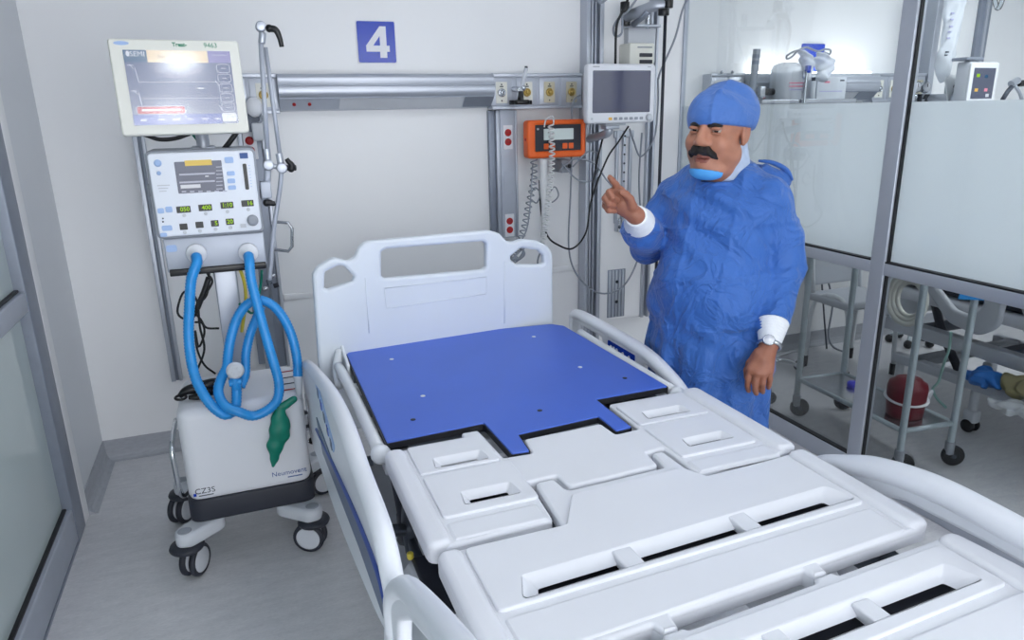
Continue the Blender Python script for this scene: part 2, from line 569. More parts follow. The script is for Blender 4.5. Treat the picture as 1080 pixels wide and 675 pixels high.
# ------------------------------------------------------------------ implicit surfaces (for bodies, cloth, bags)
class Field:
    def __init__(self, lo, hi, h):
        self.h = h; self.lo = np.array(lo, float)
        self.n = np.ceil((np.array(hi) - self.lo) / h).astype(int) + 1
        self.F = np.full(self.n, 0.5, np.float32)

    def _win(self, lo, hi):
        a = np.clip(np.floor((np.array(lo) - self.lo) / self.h).astype(int), 0, self.n - 1)
        b = np.clip(np.ceil((np.array(hi) - self.lo) / self.h).astype(int) + 1, 1, self.n)
        sl = tuple(slice(i, j) for i, j in zip(a, b))
        g = [(self.lo[k] + self.h * np.arange(a[k], b[k])).astype(np.float32) for k in range(3)]
        return sl, g[0][:, None, None], g[1][None, :, None], g[2][None, None, :]

    def _mix(self, sl, d, k, op):
        A = self.F[sl]
        if op == 'sub':
            d = -d
            hh = np.maximum(k - np.abs(A - d), 0) / k if k > 0 else 0
            self.F[sl] = np.maximum(A, d) + hh * hh * k * 0.25
        else:
            hh = np.maximum(k - np.abs(A - d), 0) / k if k > 0 else 0
            self.F[sl] = np.minimum(A, d) - hh * hh * k * 0.25

    def cone(self, a, b, ra, rb, k=0.02, op='add'):
        a, b = np.array(a, float), np.array(b, float)
        R = max(ra, rb) + k + 3 * self.h
        sl, x, y, z = self._win(np.minimum(a, b) - R, np.maximum(a, b) + R)
        d = b - a; L2 = max(float(d @ d), 1e-12)
        t = np.clip(((x - a[0]) * d[0] + (y - a[1]) * d[1] + (z - a[2]) * d[2]) / L2, 0, 1)
        D = np.sqrt((x - a[0] - t * d[0]) ** 2 + (y - a[1] - t * d[1]) ** 2 + (z - a[2] - t * d[2]) ** 2) - (ra + (rb - ra) * t)
        self._mix(sl, D.astype(np.float32), k, op); return self

    def chain(self, pts, rs, k=0.02):
        for i in range(len(pts) - 1):
            self.cone(pts[i], pts[i + 1], rs[i], rs[i + 1], k)
        return self

    def ell(self, c, r, k=0.02, op='add', R=None):
        """Ellipsoid; R is an optional 3x3 whose rows are its axes."""
        c, r = np.array(c, float), np.array(r, float)
        m = r.max() + k + 3 * self.h
        sl, x, y, z = self._win(c - m, c + m)
        q = [x - c[0], y - c[1], z - c[2]]
        if R is not None:
            q = [R[i][0] * q[0] + R[i][1] * q[1] + R[i][2] * q[2] for i in range(3)]
        k0 = np.sqrt((q[0] / r[0]) ** 2 + (q[1] / r[1]) ** 2 + (q[2] / r[2]) ** 2)
        k1 = np.sqrt((q[0] / r[0] ** 2) ** 2 + (q[1] / r[1] ** 2) ** 2 + (q[2] / r[2] ** 2) ** 2) + 1e-9
        D = k0 * (k0 - 1) / k1
        self._mix(sl, D.astype(np.float32), k, op); return self

    def cut(self, p, nrm):
        """Keep what lies behind the plane."""
        sl, x, y, z = self._win(self.lo, self.lo + self.h * self.n)
        d = ((x - p[0]) * nrm[0] + (y - p[1]) * nrm[1] + (z - p[2]) * nrm[2]).astype(np.float32)
        self.F = np.maximum(self.F, np.broadcast_to(d, self.F.shape)); return self

    def grid(self):
        _, x, y, z = self._win(self.lo, self.lo + self.h * self.n)
        return x, y, z

    def mesh(self):
        F = self.F; h = self.h
        s = F < 0
        nx, ny, nz = F.shape
        cnt = np.zeros((nx - 1, ny - 1, nz - 1), np.int8)
        for i in (0, 1):
            for j in (0, 1):
                for k in (0, 1):
                    cnt += s[i:nx - 1 + i, j:ny - 1 + j, k:nz - 1 + k]
        act = (cnt > 0) & (cnt < 8)
        I = np.argwhere(act)
        idx = np.full(act.shape, -1, np.int64); idx[act] = np.arange(len(I))
        P = np.zeros((len(I), 3)); W = np.zeros(len(I))
        co = [(i, j, k) for i in (0, 1) for j in (0, 1) for k in (0, 1)]
        for a in co:
            for axis in range(3):
                if a[axis]: continue
                b = list(a); b[axis] = 1
                fa = F[I[:, 0] + a[0], I[:, 1] + a[1], I[:, 2] + a[2]]
                fb = F[I[:, 0] + b[0], I[:, 1] + b[1], I[:, 2] + b[2]]
                x = (fa < 0) != (fb < 0)
                t = np.where(x, fa / np.where(x, fa - fb, 1), 0)
                pos = np.array(a, float)[None, :].repeat(len(I), 0); pos[:, axis] += t
                P[x] += pos[x]; W[x] += 1
        V = self.lo + h * (I + P / W[:, None])
        Q = []
        for axis in range(3):
            u, w = (axis + 1) % 3, (axis + 2) % 3
            sa = [slice(1, -1)] * 3; sb = [slice(1, -1)] * 3
            sa[axis] = slice(0, -1); sb[axis] = slice(1, None)
            A = s[tuple(sa)]; B = s[tuple(sb)]
            E = np.argwhere(A != B)
            off = np.ones(3, int); off[axis] = 0
            C = E + off
            fl = A[tuple(E.T)]
            def at(du, dw):
                D = C.copy(); D[:, u] -= du; D[:, w] -= dw
                return idx[D[:, 0], D[:, 1], D[:, 2]]
            q = np.stack([at(1, 1), at(0, 1), at(0, 0), at(1, 0)], 1)
            q[~fl] = q[~fl][:, ::-1]
            Q.append(q)
        return V, np.concatenate(Q)


def relax(V, Q, it, lam=0.5):
    """Laplacian smoothing of a quad mesh."""
    e = np.concatenate([Q[:, [0, 1]], Q[:, [1, 2]], Q[:, [2, 3]], Q[:, [3, 0]]])
    for _ in range(it):
        S = np.zeros_like(V); n = np.zeros(len(V))
        for k in range(3):
            S[:, k] = np.bincount(e[:, 0], V[e[:, 1], k], len(V)) + np.bincount(e[:, 1], V[e[:, 0], k], len(V))
        n = np.bincount(e[:, 0], minlength=len(V)) + np.bincount(e[:, 1], minlength=len(V))
        V = V + lam * (S / np.maximum(n, 1)[:, None] - V)
    return V


def np_object(name, V, Q, mats, parent=None, mi=None):
    me = bpy.data.meshes.new(name)
    base = parent_world(parent) if parent is not None else Vector((0, 0, 0))
    V = V - np.array(base)
    me.vertices.add(len(V)); me.vertices.foreach_set('co', V.astype(np.float32).ravel())
    me.loops.add(len(Q) * 4); me.loops.foreach_set('vertex_index', Q.astype(np.int32).ravel())
    me.polygons.add(len(Q)); me.polygons.foreach_set('loop_start', np.arange(0, len(Q) * 4, 4, dtype=np.int32))
    for m in mats: me.materials.append(m)
    me.polygons.foreach_set('use_smooth', np.ones(len(Q), bool))
    if mi is not None: me.polygons.foreach_set('material_index', mi.astype(np.int32))
    me.update(calc_edges=True); me.validate()
    o = bpy.data.objects.new(name, me); COL.objects.link(o)
    if parent is not None: o.parent = parent
    return o


# ------------------------------------------------------------------ the room
def floor_material():
    m = bpy.data.materials.new('vinyl_floor'); m.use_nodes = True
    nt = m.node_tree; N = nt.nodes; L = nt.links; p = N['Principled BSDF']
    tc = N.new('ShaderNodeTexCoord')
    def noise(scale, st, det=6):
        mp = N.new('ShaderNodeMapping'); mp.inputs['Scale'].default_value = st
        L.new(tc.outputs['Object'], mp.inputs['Vector'])
        n = N.new('ShaderNodeTexNoise'); n.inputs['Scale'].default_value = scale; n.inputs['Detail'].default_value = det
        n.inputs['Roughness'].default_value = 0.65
        L.new(mp.outputs['Vector'], n.inputs['Vector']); return n
    a = noise(9, (1, 3.2, 1)); b = noise(60, (1, 2.4, 1), 4)
    mx = N.new('ShaderNodeMix'); mx.data_type = 'FLOAT'; mx.inputs[0].default_value = 0.45
    L.new(a.outputs['Fac'], mx.inputs[2]); L.new(b.outputs['Fac'], mx.inputs[3])
    cr = N.new('ShaderNodeValToRGB')
    cr.color_ramp.elements[0].position = 0.3; cr.color_ramp.elements[0].color = rgb(190, 191, 195)
    cr.color_ramp.elements[1].position = 0.7; cr.color_ramp.elements[1].color = rgb(221, 221, 224)
    L.new(mx.outputs[0], cr.inputs['Fac']); L.new(cr.outputs['Color'], p.inputs['Base Color'])
    p.inputs['Roughness'].default_value = 0.42
    return m


MT['floor'] = floor_material()
WEST, EAST, SOUTH = LEFT_X, 5.7, -3.4
b = MB(); b.box((WEST - 1.2, SOUTH, -0.08), (EAST, BACK_Y + .12, 0), 'floor'); struct(b.build('floor'))
b = MB(); b.box((WEST - .1, BACK_Y, 0), (EAST, BACK_Y + .12, CEILING_Z), 'wall'); struct(b.build('wall_back'))
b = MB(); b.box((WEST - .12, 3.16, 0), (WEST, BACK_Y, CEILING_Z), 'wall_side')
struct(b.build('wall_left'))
b = MB(); b.box((WEST - .12, 3.075, 0), (WEST + .012, 3.16, CEILING_Z), 'wall', 0.006); struct(b.build('trim_1'))
b = MB(); b.box((EAST, SOUTH, 0), (EAST + .12, BACK_Y + .12, CEILING_Z), 'wall'); struct(b.build('wall_right'))
b = MB(); b.box((PART_X + .05, -1.3, 0), (EAST, -1.2, CEILING_Z), 'wall'); struct(b.build('wall_light_block'))  # unseen wall added to keep world light out of the next bay
b = MB(); b.box((WEST - 1.2, SOUTH, CEILING_Z), (EAST + .12, BACK_Y + .12, CEILING_Z + .08), 'ceiling'); struct(b.build('ceiling'))
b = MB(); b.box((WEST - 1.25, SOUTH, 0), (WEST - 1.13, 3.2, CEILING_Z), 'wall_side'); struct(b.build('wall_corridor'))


def skirting(name, X, length):
    # coved vinyl: profile in (out of wall, up)
    prof = [(0, 0), (0.045, 0), (0.045, 0.002), (0.03, 0.006), (0.018, 0.016), (0.009, 0.034), (0.006, 0.06), (0.006, 0.098), (0.004, 0.102), (0, 0.102)]
    bb = MB(); bb.plate(prof, 'base', 0, length, X=X)
    return struct(bb.build(name))


skirting('baseboard_back', frame((WEST, BACK_Y, 0), (0, -1, 0), (0, 0, 1)) @ Matrix.Scale(-1, 4, (0, 0, 1)), PART_X - WEST)
skirting('baseboard_left', frame((WEST, BACK_Y, 0), (1, 0, 0), (0, 0, 1)), BACK_Y - 3.16)
skirting('baseboard_right', frame((PART_X + .05, BACK_Y, 0), (0, -1, 0), (0, 0, 1)) @ Matrix.Scale(-1, 4, (0, 0, 1)), EAST - PART_X - .05)
# white sheet panel fixed to the wall behind the bed, its lower edge shows as a ledge
b = MB(); b.box((0.16, BACK_Y - .012, 0.712), (1.82, BACK_Y, 0.745), 'wall', .005)
struct(b.build('trim_2'))

# left: aluminium door with grey glass
def door_left():
    x = WEST - .04
    d = MB()
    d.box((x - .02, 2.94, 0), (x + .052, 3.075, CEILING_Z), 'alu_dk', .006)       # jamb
    d.box((x - .005, 2.955, .02), (x + .045, 3.0, CEILING_Z), 'alu_matte', .004)
    d.box((x - .015, -.6, .012), (x + .048, 2.96, .15), 'alu_matte', .006)        # bottom rail
    d.box((x - .015, -.6, .955), (x + .048, 2.96, 1.03), 'alu_matte', .006)       # middle rail
    d.box((x - .015, -.7, 0), (x + .048, -.6, CEILING_Z), 'alu_matte', .006)
    d.box((x - .02, -.6, 0), (x + .05, 2.96, .012), 'alu_dk')
    r = struct(d.build('door_1'))
    g = MB()
    g.box((x + .008, -.6, .15), (x + .016, 2.955, .955), 'doorglass'); g.build('lower_pane', r)
    g = MB()
    g.box((x + .008, -.6, 1.03), (x + .016, 2.955, CEILING_Z), 'doorglass'); g.build('upper_pane', r)
    g = MB()
    for z0, z1 in ((.15, .955), (1.03, CEILING_Z)):
        g.box((x + .004, 2.944, z0), (x + .03, 2.957, z1), 'black')
        g.box((x + .004, -.6, z0), (x + .03, 2.95, z0 + .008), 'black')
    g.build('gasket', r)


door_left()


# right: glazed partition of two bays, each frosted up to eye level
def partition():
    X0, X1 = PART_X, PART_X + .05
    yp0, yp1 = 2.155, 2.225                                # centre post
    m = MB()
    m.box((X0, yp0, 0), (X1, yp1, CEILING_Z), 'alu', .004)
    m.box((X0 + .012, BACK_Y - .012, 0), (X1 - .012, BACK_Y, CEILING_Z), 'alu_matte', .003)
    m.box((X0, -.8, 0), (X1, -.73, CEILING_Z), 'alu', .004)
    m.box((X0, yp1, 0), (X1, BACK_Y - .012, .085), 'alu', .004)
    m.box((X0, yp1, .935), (X1, BACK_Y - .012, .985), 'alu', .004)
    m.box((X0, -.73, 0), (X1, yp0, .085), 'alu', .004)
    m.box((X0, -.73, .935), (X1, yp0, .985), 'alu', .004)
    struct(m.build('trim_3'))
    for n, (ya, yb) in enumerate(((yp1, BACK_Y - .012), (-.73, yp0))):
        xm = X0 + .022
        w = MB()
        w.box((xm, ya, .985), (xm + .006, yb, CEILING_Z), 'glass')
        r = struct(w.build('window_%d' % (n + 1)))
        w = MB(); w.box((xm, ya, .085), (xm + .006, yb, .935), 'glass_low'); w.build('lower_pane', r)
        w = MB(); w.box((xm + .009, ya, .985), (xm + .013, yb, CAM_H + .003), 'frost'); w.build('frosted_film', r)
        g = MB()
        for z0, z1 in ((.085, .935), (.985, CEILING_Z)):
            g.box((X0 + .004, ya, z0), (X0 + .03, yb, z0 + .007), 'black')
            if n: g.box((X0 + .012, yb - .006, z0), (X0 + .028, yb, z1), 'black')
        g.build('gasket', r)


partition()

# ceiling light panels
def ceiling_light(x, y, w, l, m, label):
    t = thing('ceiling_light', label, 'light', (x, y, CEILING_Z), 'square light panels in the ceiling')
    f = MB(); f.plate(rect(x - w / 2, y - l / 2, x + w / 2, y + l / 2), 'alu_matte', CEILING_Z - .018, CEILING_Z - .001,
                      holes=[rect(x - w / 2 + .03, y - l / 2 + .03, x + w / 2 - .03, y + l / 2 - .03)]); f.build('frame', t)
    d = MB(); d.box((x - w / 2 + .03, y - l / 2 + .03, CEILING_Z - .008), (x + w / 2 - .03, y + l / 2 - .03, CEILING_Z - .002), m); d.build('diffuser', t)


ceiling_light(0.9, 1.9, .62, 1.22, 'lamp_bay', 'rectangular ceiling light panel above the empty bed')
ceiling_light(0.26, -.72, .30, .26, 'lamp_spot', 'small square ceiling light just behind the camera')
ceiling_light(0.36, -2.75, .34, .36, 'lamp_spot', 'small square ceiling light farthest behind the camera')
ceiling_light(4.1, 2.2, .62, 1.22, 'lamp_next', 'rectangular ceiling light panel in the next bay, above its bed')
ceiling_light(4.1, -.2, .62, 1.22, 'lamp_next', 'rectangular ceiling light panel in the next bay, nearer the camera')
# ------------------------------------------------------------------ the hospital bed
BED = thing('hospital_bed', 'empty white hospital bed with blue back panel, bare of any mattress', 'bed', (0.84, 1.75, -.1544))


def headboard():
    A, B = Vector((.25, 2.785, 0)), Vector((1.28, 2.865, 0))
    u = (B - A).normalized(); nrm = Vector((u.y, -u.x, 0))       # nrm points to the foot end

    def pl(px, py):
        d = ray(px, py); o = Vector((0, 0, CAM_H))
        t = (A - o).dot(nrm) / Vector(d).dot(nrm)
        q = o + Vector(d) * t
        return ((q - A).dot(u), q.z)
    out = [(331, 360), (329, 289), (334, 281), (351, 271), (366, 275), (373, 271), (378, 260), (385, 254), (514, 242.5), (525, 245.5), (533, 254), (540, 255), (549, 252),
           (564, 253), (575.5, 258.5), (581, 266), (582.5, 341)]
    P = [pl(*q) for q in out]
    P = [(P[0][0], .36)] + P[1:-1] + [(P[-1][0], .36)]
    big = [pl(*q) for q in [(401, 265), (406, 262), (508, 254), (511.5, 257), (511.5, 281), (508, 284), (405, 293), (401, 290)]]
    lh = [pl(*q) for q in [(342, 286), (356, 279.5), (362, 280), (373, 291), (370.5, 296), (345, 305), (341, 303)]]
    rh = [pl(*q) for q in [(537, 270), (548, 261), (566, 263.5), (571.5, 269), (572, 277), (569, 278.5), (543, 278.5), (537, 274)]]
    X = Matrix.Translation(A) @ frame((0, 0, 0), u, (0, 0, 1)) @ Matrix.Translation((0, 0, -.02))
    m = MB()
    m.plate(roundpoly(P, .03, 4), 'hbwhite', 0, .04, [roundpoly(big, .012, 3), roundpoly(lh, .008, 3), roundpoly(rh, .008, 3)], .013, 4, X)
    o = m.build('headboard', BED)
    # shallow raised panel lines on its face
    g = MB()
    pa, pb, pc, pd = pl(404, 303), pl(511, 291), pl(511, 309), pl(406, 324)
    def line(*qs, r=.0022):
        g.tube([X @ Vector((q[0], q[1], .0402)) for q in qs], r, 'hbwhite', 6, 0)
    line(pa, pb, pc, pd, pa)
    line(pl(384, 292), pl(388, 350)); line(pl(530, 275), pl(530, 340))
    g.build('panel_line', o)


headboard()


def deck():
    zt = .70
    # blue back section, black edged
    P = [(.334, 2.755), (.36, 2.80), (.72, 2.822), (1.0, 2.826), (1.245, 2.80), (1.285, 2.75), (1.306, 1.955), (1.028, 1.952), (1.026, 1.718), (.972, 1.712),
         (.972, 1.826), (.694, 1.806), (.684, 1.692), (.634, 1.697), (.628, 1.922), (.324, 1.904)]
    r = [.03, .03, .2, .2, .03, .03, .006] + [.006] * 9
    P = roundpoly(P, r, 4)
    m = MB(); m.plate(P, 'blue', zt - .008, zt, bevel=.0015, seg=1)
    m.plate(inset(clean(P[::-1] if area2(P) < 0 else P), -.004), 'black', zt - .022, zt - .004)
    back = m.build('back_panel', BED); back['label'] = 'bright blue back panel with black edge'
    for (x, y), mm in zip([(.487, 2.62), (.507, 2.206), (1.101, 2.658), (1.115, 2.245), (.431, 2.03), (.821, 1.938), (1.21, 2.08)], ['white'] * 4 + ['dark'] * 3):
        s = MB(); s.rev([(.0085, 0), (.0085, .001), (.006, .0022), (.002, .0024)], mm, Matrix.Translation((x, y, zt)), 12); s.build('screw', back)
    # white tubular frame beside and under it
    m = MB()
    m.tube([(.292, 2.70, .672), (.298, 2.5, .672), (.302, 1.9, .672)], .020, 'white_metal', 12, 4)
    m.tube([(1.34, 2.70, .672), (1.338, 2.5, .672), (1.336, 1.94, .672)], .020, 'white_metal', 12, 4)
    m.box((.31, 1.89, .60), (1.33, 1.945, .655), 'grey_lt', .006)
    m.box((.31, 2.70, .63), (1.30, 2.75, .672), 'white_metal', .006)
    for y in (2.12, 2.45):
        m.box((.30, y, .635), (1.33, y + .05, .672), 'white_metal', .006)
    m.sphere((.302, 1.90, .668), .03, 'white_metal'); m.sphere((1.336, 1.94, .668), .03, 'white_metal')
    m.build('back_frame', BED)
    m = MB()   # corner bracket at the head, left
    m.plate(roundpoly([(2.60, .60), (2.80, .64), (2.80, .73), (2.775, .735), (2.62, .70)], .012), 'white_metal', .315, .326, bevel=.003, X=Matrix(((0, 0, 1, 0), (1, 0, 0, 0), (0, 1, 0, 0), (0, 0, 0, 1))))
    m.cyl((.316, 2.79, .715), (.345, 2.79, .715), .01, 'dark')
    m.tube([(.31, 2.76, .715), (.285, 2.70, .66), (.28, 2.62, .62)], .018, 'white_metal')
    m.build('corner_bracket', BED)

    YZ = .655
    YT = .677

    def skirt(mb, poly):
        q = clean(poly)
        if area2(q) < 0: q = q[::-1]
        mb.plate(q, 'white', YZ, zt - .012, [inset(q, .016)], .006, 2)
    # seat section
    A = [(.30, 1.845), (.535, 1.85), (.545, 1.888), (.597, 1.888), (.607, 1.69), (.688, 1.685), (.70, 1.775), (.958, 1.785), (.964, 1.70), (1.042, 1.705), (1.05, 1.905), (1.39, 1.905),
         (1.385, 1.42), (1.045, 1.40), (1.045, 1.568), (.985, 1.563), (.975, 1.485), (.705, 1.475), (.70, 1.542), (.62, 1.537), (.605, 1.35), (.30, 1.34)]
    rr = [.03, .008, .008, .012, .008, .008, .014, .014, .008, .008, .012, .03, .03, .012, .008, .008, .018, .018, .008, .008, .014, .03]
    A = roundpoly(A, rr, 4)

    def slot(x0, x1, y0, y1, d=.018, e=.03):
        """inner hole and wider rim of a tapered hand slot"""
        return [(x0 + e, y0), (x1 - e, y0), (x1, y1), (x0, y1)]
    H = [(.43, .545, 1.700, 1.735), (.448, .558, 1.495, 1.532), (1.118, 1.235, 1.752, 1.782), (1.125, 1.24, 1.545, 1.572)]
    inner = [roundpoly([(a + .006, c - .002), (b_ - .006, c - .002), (b_ - .004, d - .008), (a + .004, d - .008)], .006, 3) for a, b_, c, d in H]
    m = MB()
    rim = [roundpoly([(a - .018, c - .010), (b_ + .018, c - .010), (b_ + .010, d + .012), (a - .010, d + .012)], .008, 3) for a, b_, c, d in H]
    m.plate(A, 'white', YT, zt - .004, [inset(clean(q), -.001) for q in rim], .008, 3); skirt(m, A)
    for q, w in zip(rim, inner):
        m.funnel(q, w, 'white', zt + .0028, zt - .013)
    m.plate(rect(.366, 1.672, .592, 1.842, .014), 'white', zt - .012, zt + .003, [rim[0]], .004, 3)
    m.plate(rect(.366, 1.448, .612, 1.658, .014), 'white', zt - .012, zt + .003, [rim[1]], .004, 3)
    m.plate(rect(1.055, 1.715, 1.305, 1.872, .014), 'white', zt - .012, zt + .003, [rim[2]], .004, 3)
    m.plate(rect(1.055, 1.492, 1.305, 1.700, .014), 'white', zt - .012, zt + .003, [rim[3]], .004, 3)
    m.plate(rect(.301, 1.341, .358, 1.844, .026), 'white', YZ + .01, zt + .008, bevel=.016, seg=5)
    m.plate(rect(1.322, 1.421, 1.389, 1.904, .026), 'white', YZ + .01, zt + .008, bevel=.016, seg=5)
    m.plate(rect(.362, 1.352, .598, 1.432, .012), 'white', zt - .02, zt - .001, bevel=.01, seg=3)
    m.plate(rect(1.052, 1.404, 1.318, 1.475, .012), 'white', zt - .02, zt - .001, bevel=.01, seg=3)
    m.build('seat_panel', BED)

    # thigh section
    T = [(.31, 1.322), (.612, 1.322), (.628, 1.49), (.634, 1.527), (.685, 1.529), (.694, 1.46), (.985, 1.470), (.996, 1.552), (1.03, 1.552), (1.036, 1.385), (1.385, 1.405),
         (1.392, 1.0), (1.05, .985), (1.045, .955), (1.012, .955), (1.005, .98), (.675, .965), (.67, .93), (.638, .93), (.63, .955), (.31, .94)]
    T = roundpoly(T, [.03, .01, .006, .012, .012, .012, .012, .01, .01, .01, .03, .03] + [.006] * 8 + [.03], 4)
    m = MB()
    big = roundpoly([(.43, 1.106), (1.315, 1.146), (1.288, 1.216), (.455, 1.174)], .010, 3)
    pad = roundpoly([(.372, 1.09), (1.325, 1.125), (1.318, 1.385), (1.05, 1.376), (1.02, 1.44), (.69, 1.43), (.62, 1.312), (.372, 1.312)], .016, 4)
    small = roundpoly([(.468, 1.116), (1.262, 1.152), (1.252, 1.184), (.478, 1.146)], .008, 3)
    m.plate(T, 'white', YT, zt - .004, [inset(clean(big), -.001)], .008, 3); skirt(m, T)
    m.funnel(big, small, 'white', zt + .0028, zt - .017)
    m.plate(pad, 'white', zt - .012, zt + .003, [big], .004, 3)
    for xx in (.69, 1.006):
        m.plate(rect(xx - .024, 1.108 + (xx - .69) * .04, xx + .024, 1.184 + (xx - .69) * .06, .006), 'white', zt - .024, zt + .001, bevel=.004)
    m.plate(rect(.311, .941, .368, 1.321, .026), 'white', YZ + .01, zt + .008, bevel=.016, seg=5)
    m.plate(rect(1.328, .999, 1.391, 1.404, .026), 'white', YZ + .01, zt + .008, bevel=.016, seg=5)
    m.plate(roundpoly([(.375, .955), (1.32, 1.0), (1.32, 1.108), (.375, 1.074)], .014), 'white', zt - .02, zt - .001, bevel=.008, seg=3)
    m.build('thigh_panel', BED)
    # hinge pins in the gap between seat and thigh sections
    for x, y0, y1, ys, mm in ((.621, 1.36, 1.5, (1.47, 1.40), 'darkmetal'), (1.041, 1.40, 1.54, (1.45,), 'blackgl')):
        m = MB()
        m.box((x - .005, y0, .640), (x + .005, y1, .668), mm)
        for y in ys: m.cyl((x - .01, y, .665), (x + .012, y, .665), .008, 'dark')
        m.build('hinge', BED)

    # foot section
    Fo = [(.31, .900), (.622, .910), (.630, .90), (.676, .90), (.684, .920), (.998, .937), (1.006, .935), (1.05, .935), (1.058, .940), (1.40, .958), (1.43, .70), (1.38, .30), (.36, .30), (.31, .60)]
    Fo[2:4] = [(.634, .926), (.676, .928)]; Fo[6:8] = [(1.006, .950), (1.05, .952)]
    Fo = roundpoly(Fo, [.03, .006, .006, .006, .006, .006, .006, .006, .006, .03, .05, .08, .08, .05], 4)
    h3 = [[(.55, .795), (.79, .806), (.79, .832), (.56, .822)], [(.835, .808), (1.0, .815), (1.0, .845), (.835, .836)], [(1.06, .818), (1.225, .826), (1.25, .858), (1.06, .846)]]
    m = MB()
    big = roundpoly([(.45, .778), (1.305, .812), (1.278, .876), (.47, .840)], .010, 3)
    small = roundpoly([(.485, .788), (1.255, .818), (1.245, .850), (.495, .818)], .008, 3)
    m.plate(Fo, 'white', YT, zt - .004, [inset(clean(big), -.001)], .008, 3); skirt(m, Fo)
    m.funnel(big, small, 'white', zt + .0028, zt - .017)
    m.plate(roundpoly([(.372, .74), (1.34, .785), (1.33, .932), (.372, .885)], .016), 'white', zt - .012, zt + .003, [big], .004, 3)
    for xx in (.813, 1.03):
        m.plate(rect(xx - .022, .786 + (xx - .813) * .04, xx + .022, .858, .006), 'white', zt - .024, zt + .001, bevel=.004)
    m.plate(roundpoly([(.372, .34), (1.34, .34), (1.36, .765), (.372, .722)], .03), 'white', zt - .02, zt, bevel=.008)
    m.plate(rect(.311, .35, .368, .899, .026), 'white', YZ + .01, zt + .008, bevel=.016, seg=5)
    m.plate(roundpoly([(1.345, .35), (1.385, .35), (1.425, .70), (1.399, .956), (1.343, .953)], .026), 'white', YZ + .01, zt + .008, bevel=.014, seg=5)
    m.build('foot_panel', BED)


deck()


def carriage():
    # frame, dark slot-shade boxes, lifting arms, castors below the deck
    m = MB()
    for x in (.38, 1.30):
        m.box((x - .03, .32, .56), (x + .03, 2.74, .625), 'darkmetal', .006)
    for y in (.55, 1.22, 1.60, 2.05):
        m.box((.37, y, .575), (1.31, y + .05, .61), 'darkmetal', .005)
    m.box((.40, 1.07, .60), (1.30, 1.22, .655), 'dark', .005)  # dark boxes under the slots stand in for the shade inside them
    m.box((.42, .74, .60), (1.32, .90, .655), 'dark', .005)
    for q in ((.38, 1.47, .60, 1.76), (1.08, 1.52, 1.28, 1.81)): m.box((q[0], q[1], .60), (q[2], q[3], .655), 'dark', .005)
    m.build('frame_and_slot_shade', BED)
    for x in (.345, 1.335):
        m = MB()
        m.tube([(x, 1.95, .64), (x, 1.86, .56), (x, 1.80, .47), (x, 1.86, .40)], .022, 'dark', 8, 5)
        m.tube([(x, 1.74, .60), (x, 1.78, .50), (x, 1.74, .43)], .02, 'darkmetal', 8, 5)
        m.box((x - .012, 1.62, .42), (x + .012, 1.90, .47), 'darkmetal', .006)
        m.build('lifting_arm', BED)
    m = MB()   # pale chassis cover with dark top strip
    for x0, x1 in ((.30, .42), (1.26, 1.38)):
        side = [(2.55, .20), (2.55, .34), (1.75, .36), (1.60, .50), (1.35, .50), (1.15, .38), (.45, .34), (.45, .20)]
        Xm = Matrix(((0, 0, 1, 0), (1, 0, 0, 0), (0, 1, 0, 0), (0, 0, 0, 1)))
        m.plate(roundpoly(side, .05, 5), 'grey_lt', x0, x1, bevel=.012, X=Xm)
        m.box((x0 + .012, 1.36, .496), (x1 - .012, 1.60, .512), 'dark', .006)
    m.box((.40, .60, .22), (1.28, .75, .32), 'grey_lt', .02); m.box((.40, 2.25, .22), (1.28, 2.40, .32), 'grey_lt', .02)
    m.build('chassis_cover', BED)
    m = MB(); m.cyl((.31, 1.60, .508), (.31, 1.60, .526), .009, 'yellow', n=14, bevel=.003); m.build('release_button', BED)
    for x in (.36, 1.32):
        for y in (.50, 2.45):
            c = MB()
            c.cyl((x, y, .14), (x, y, .22), .022, 'grey_lt'); c.box((x - .03, y - .02, .10), (x + .03, y + .05, .15), 'grey_lt', .012)
            o = c.build('castor', BED)
            w = MB()
            for s in (-.022, .022):
                w.rev([(.02, -.011), (.058, -.011), (.070, -.006), (.072, 0), (.070, .006), (.058, .011), (.02, .011)], 'dark', Matrix.Translation((x + s, y + .03, .0725)) @ Matrix.Rotation(PI / 2, 4, 'Y'), 24)
            w.build('wheel', o)


carriage()

TOX = Matrix(((0, 0, 1, 0), (1, 0, 0, 0), (0, 1, 0, 0), (0, 0, 0, 1)))      # plate (y, z) outline, thickness along x


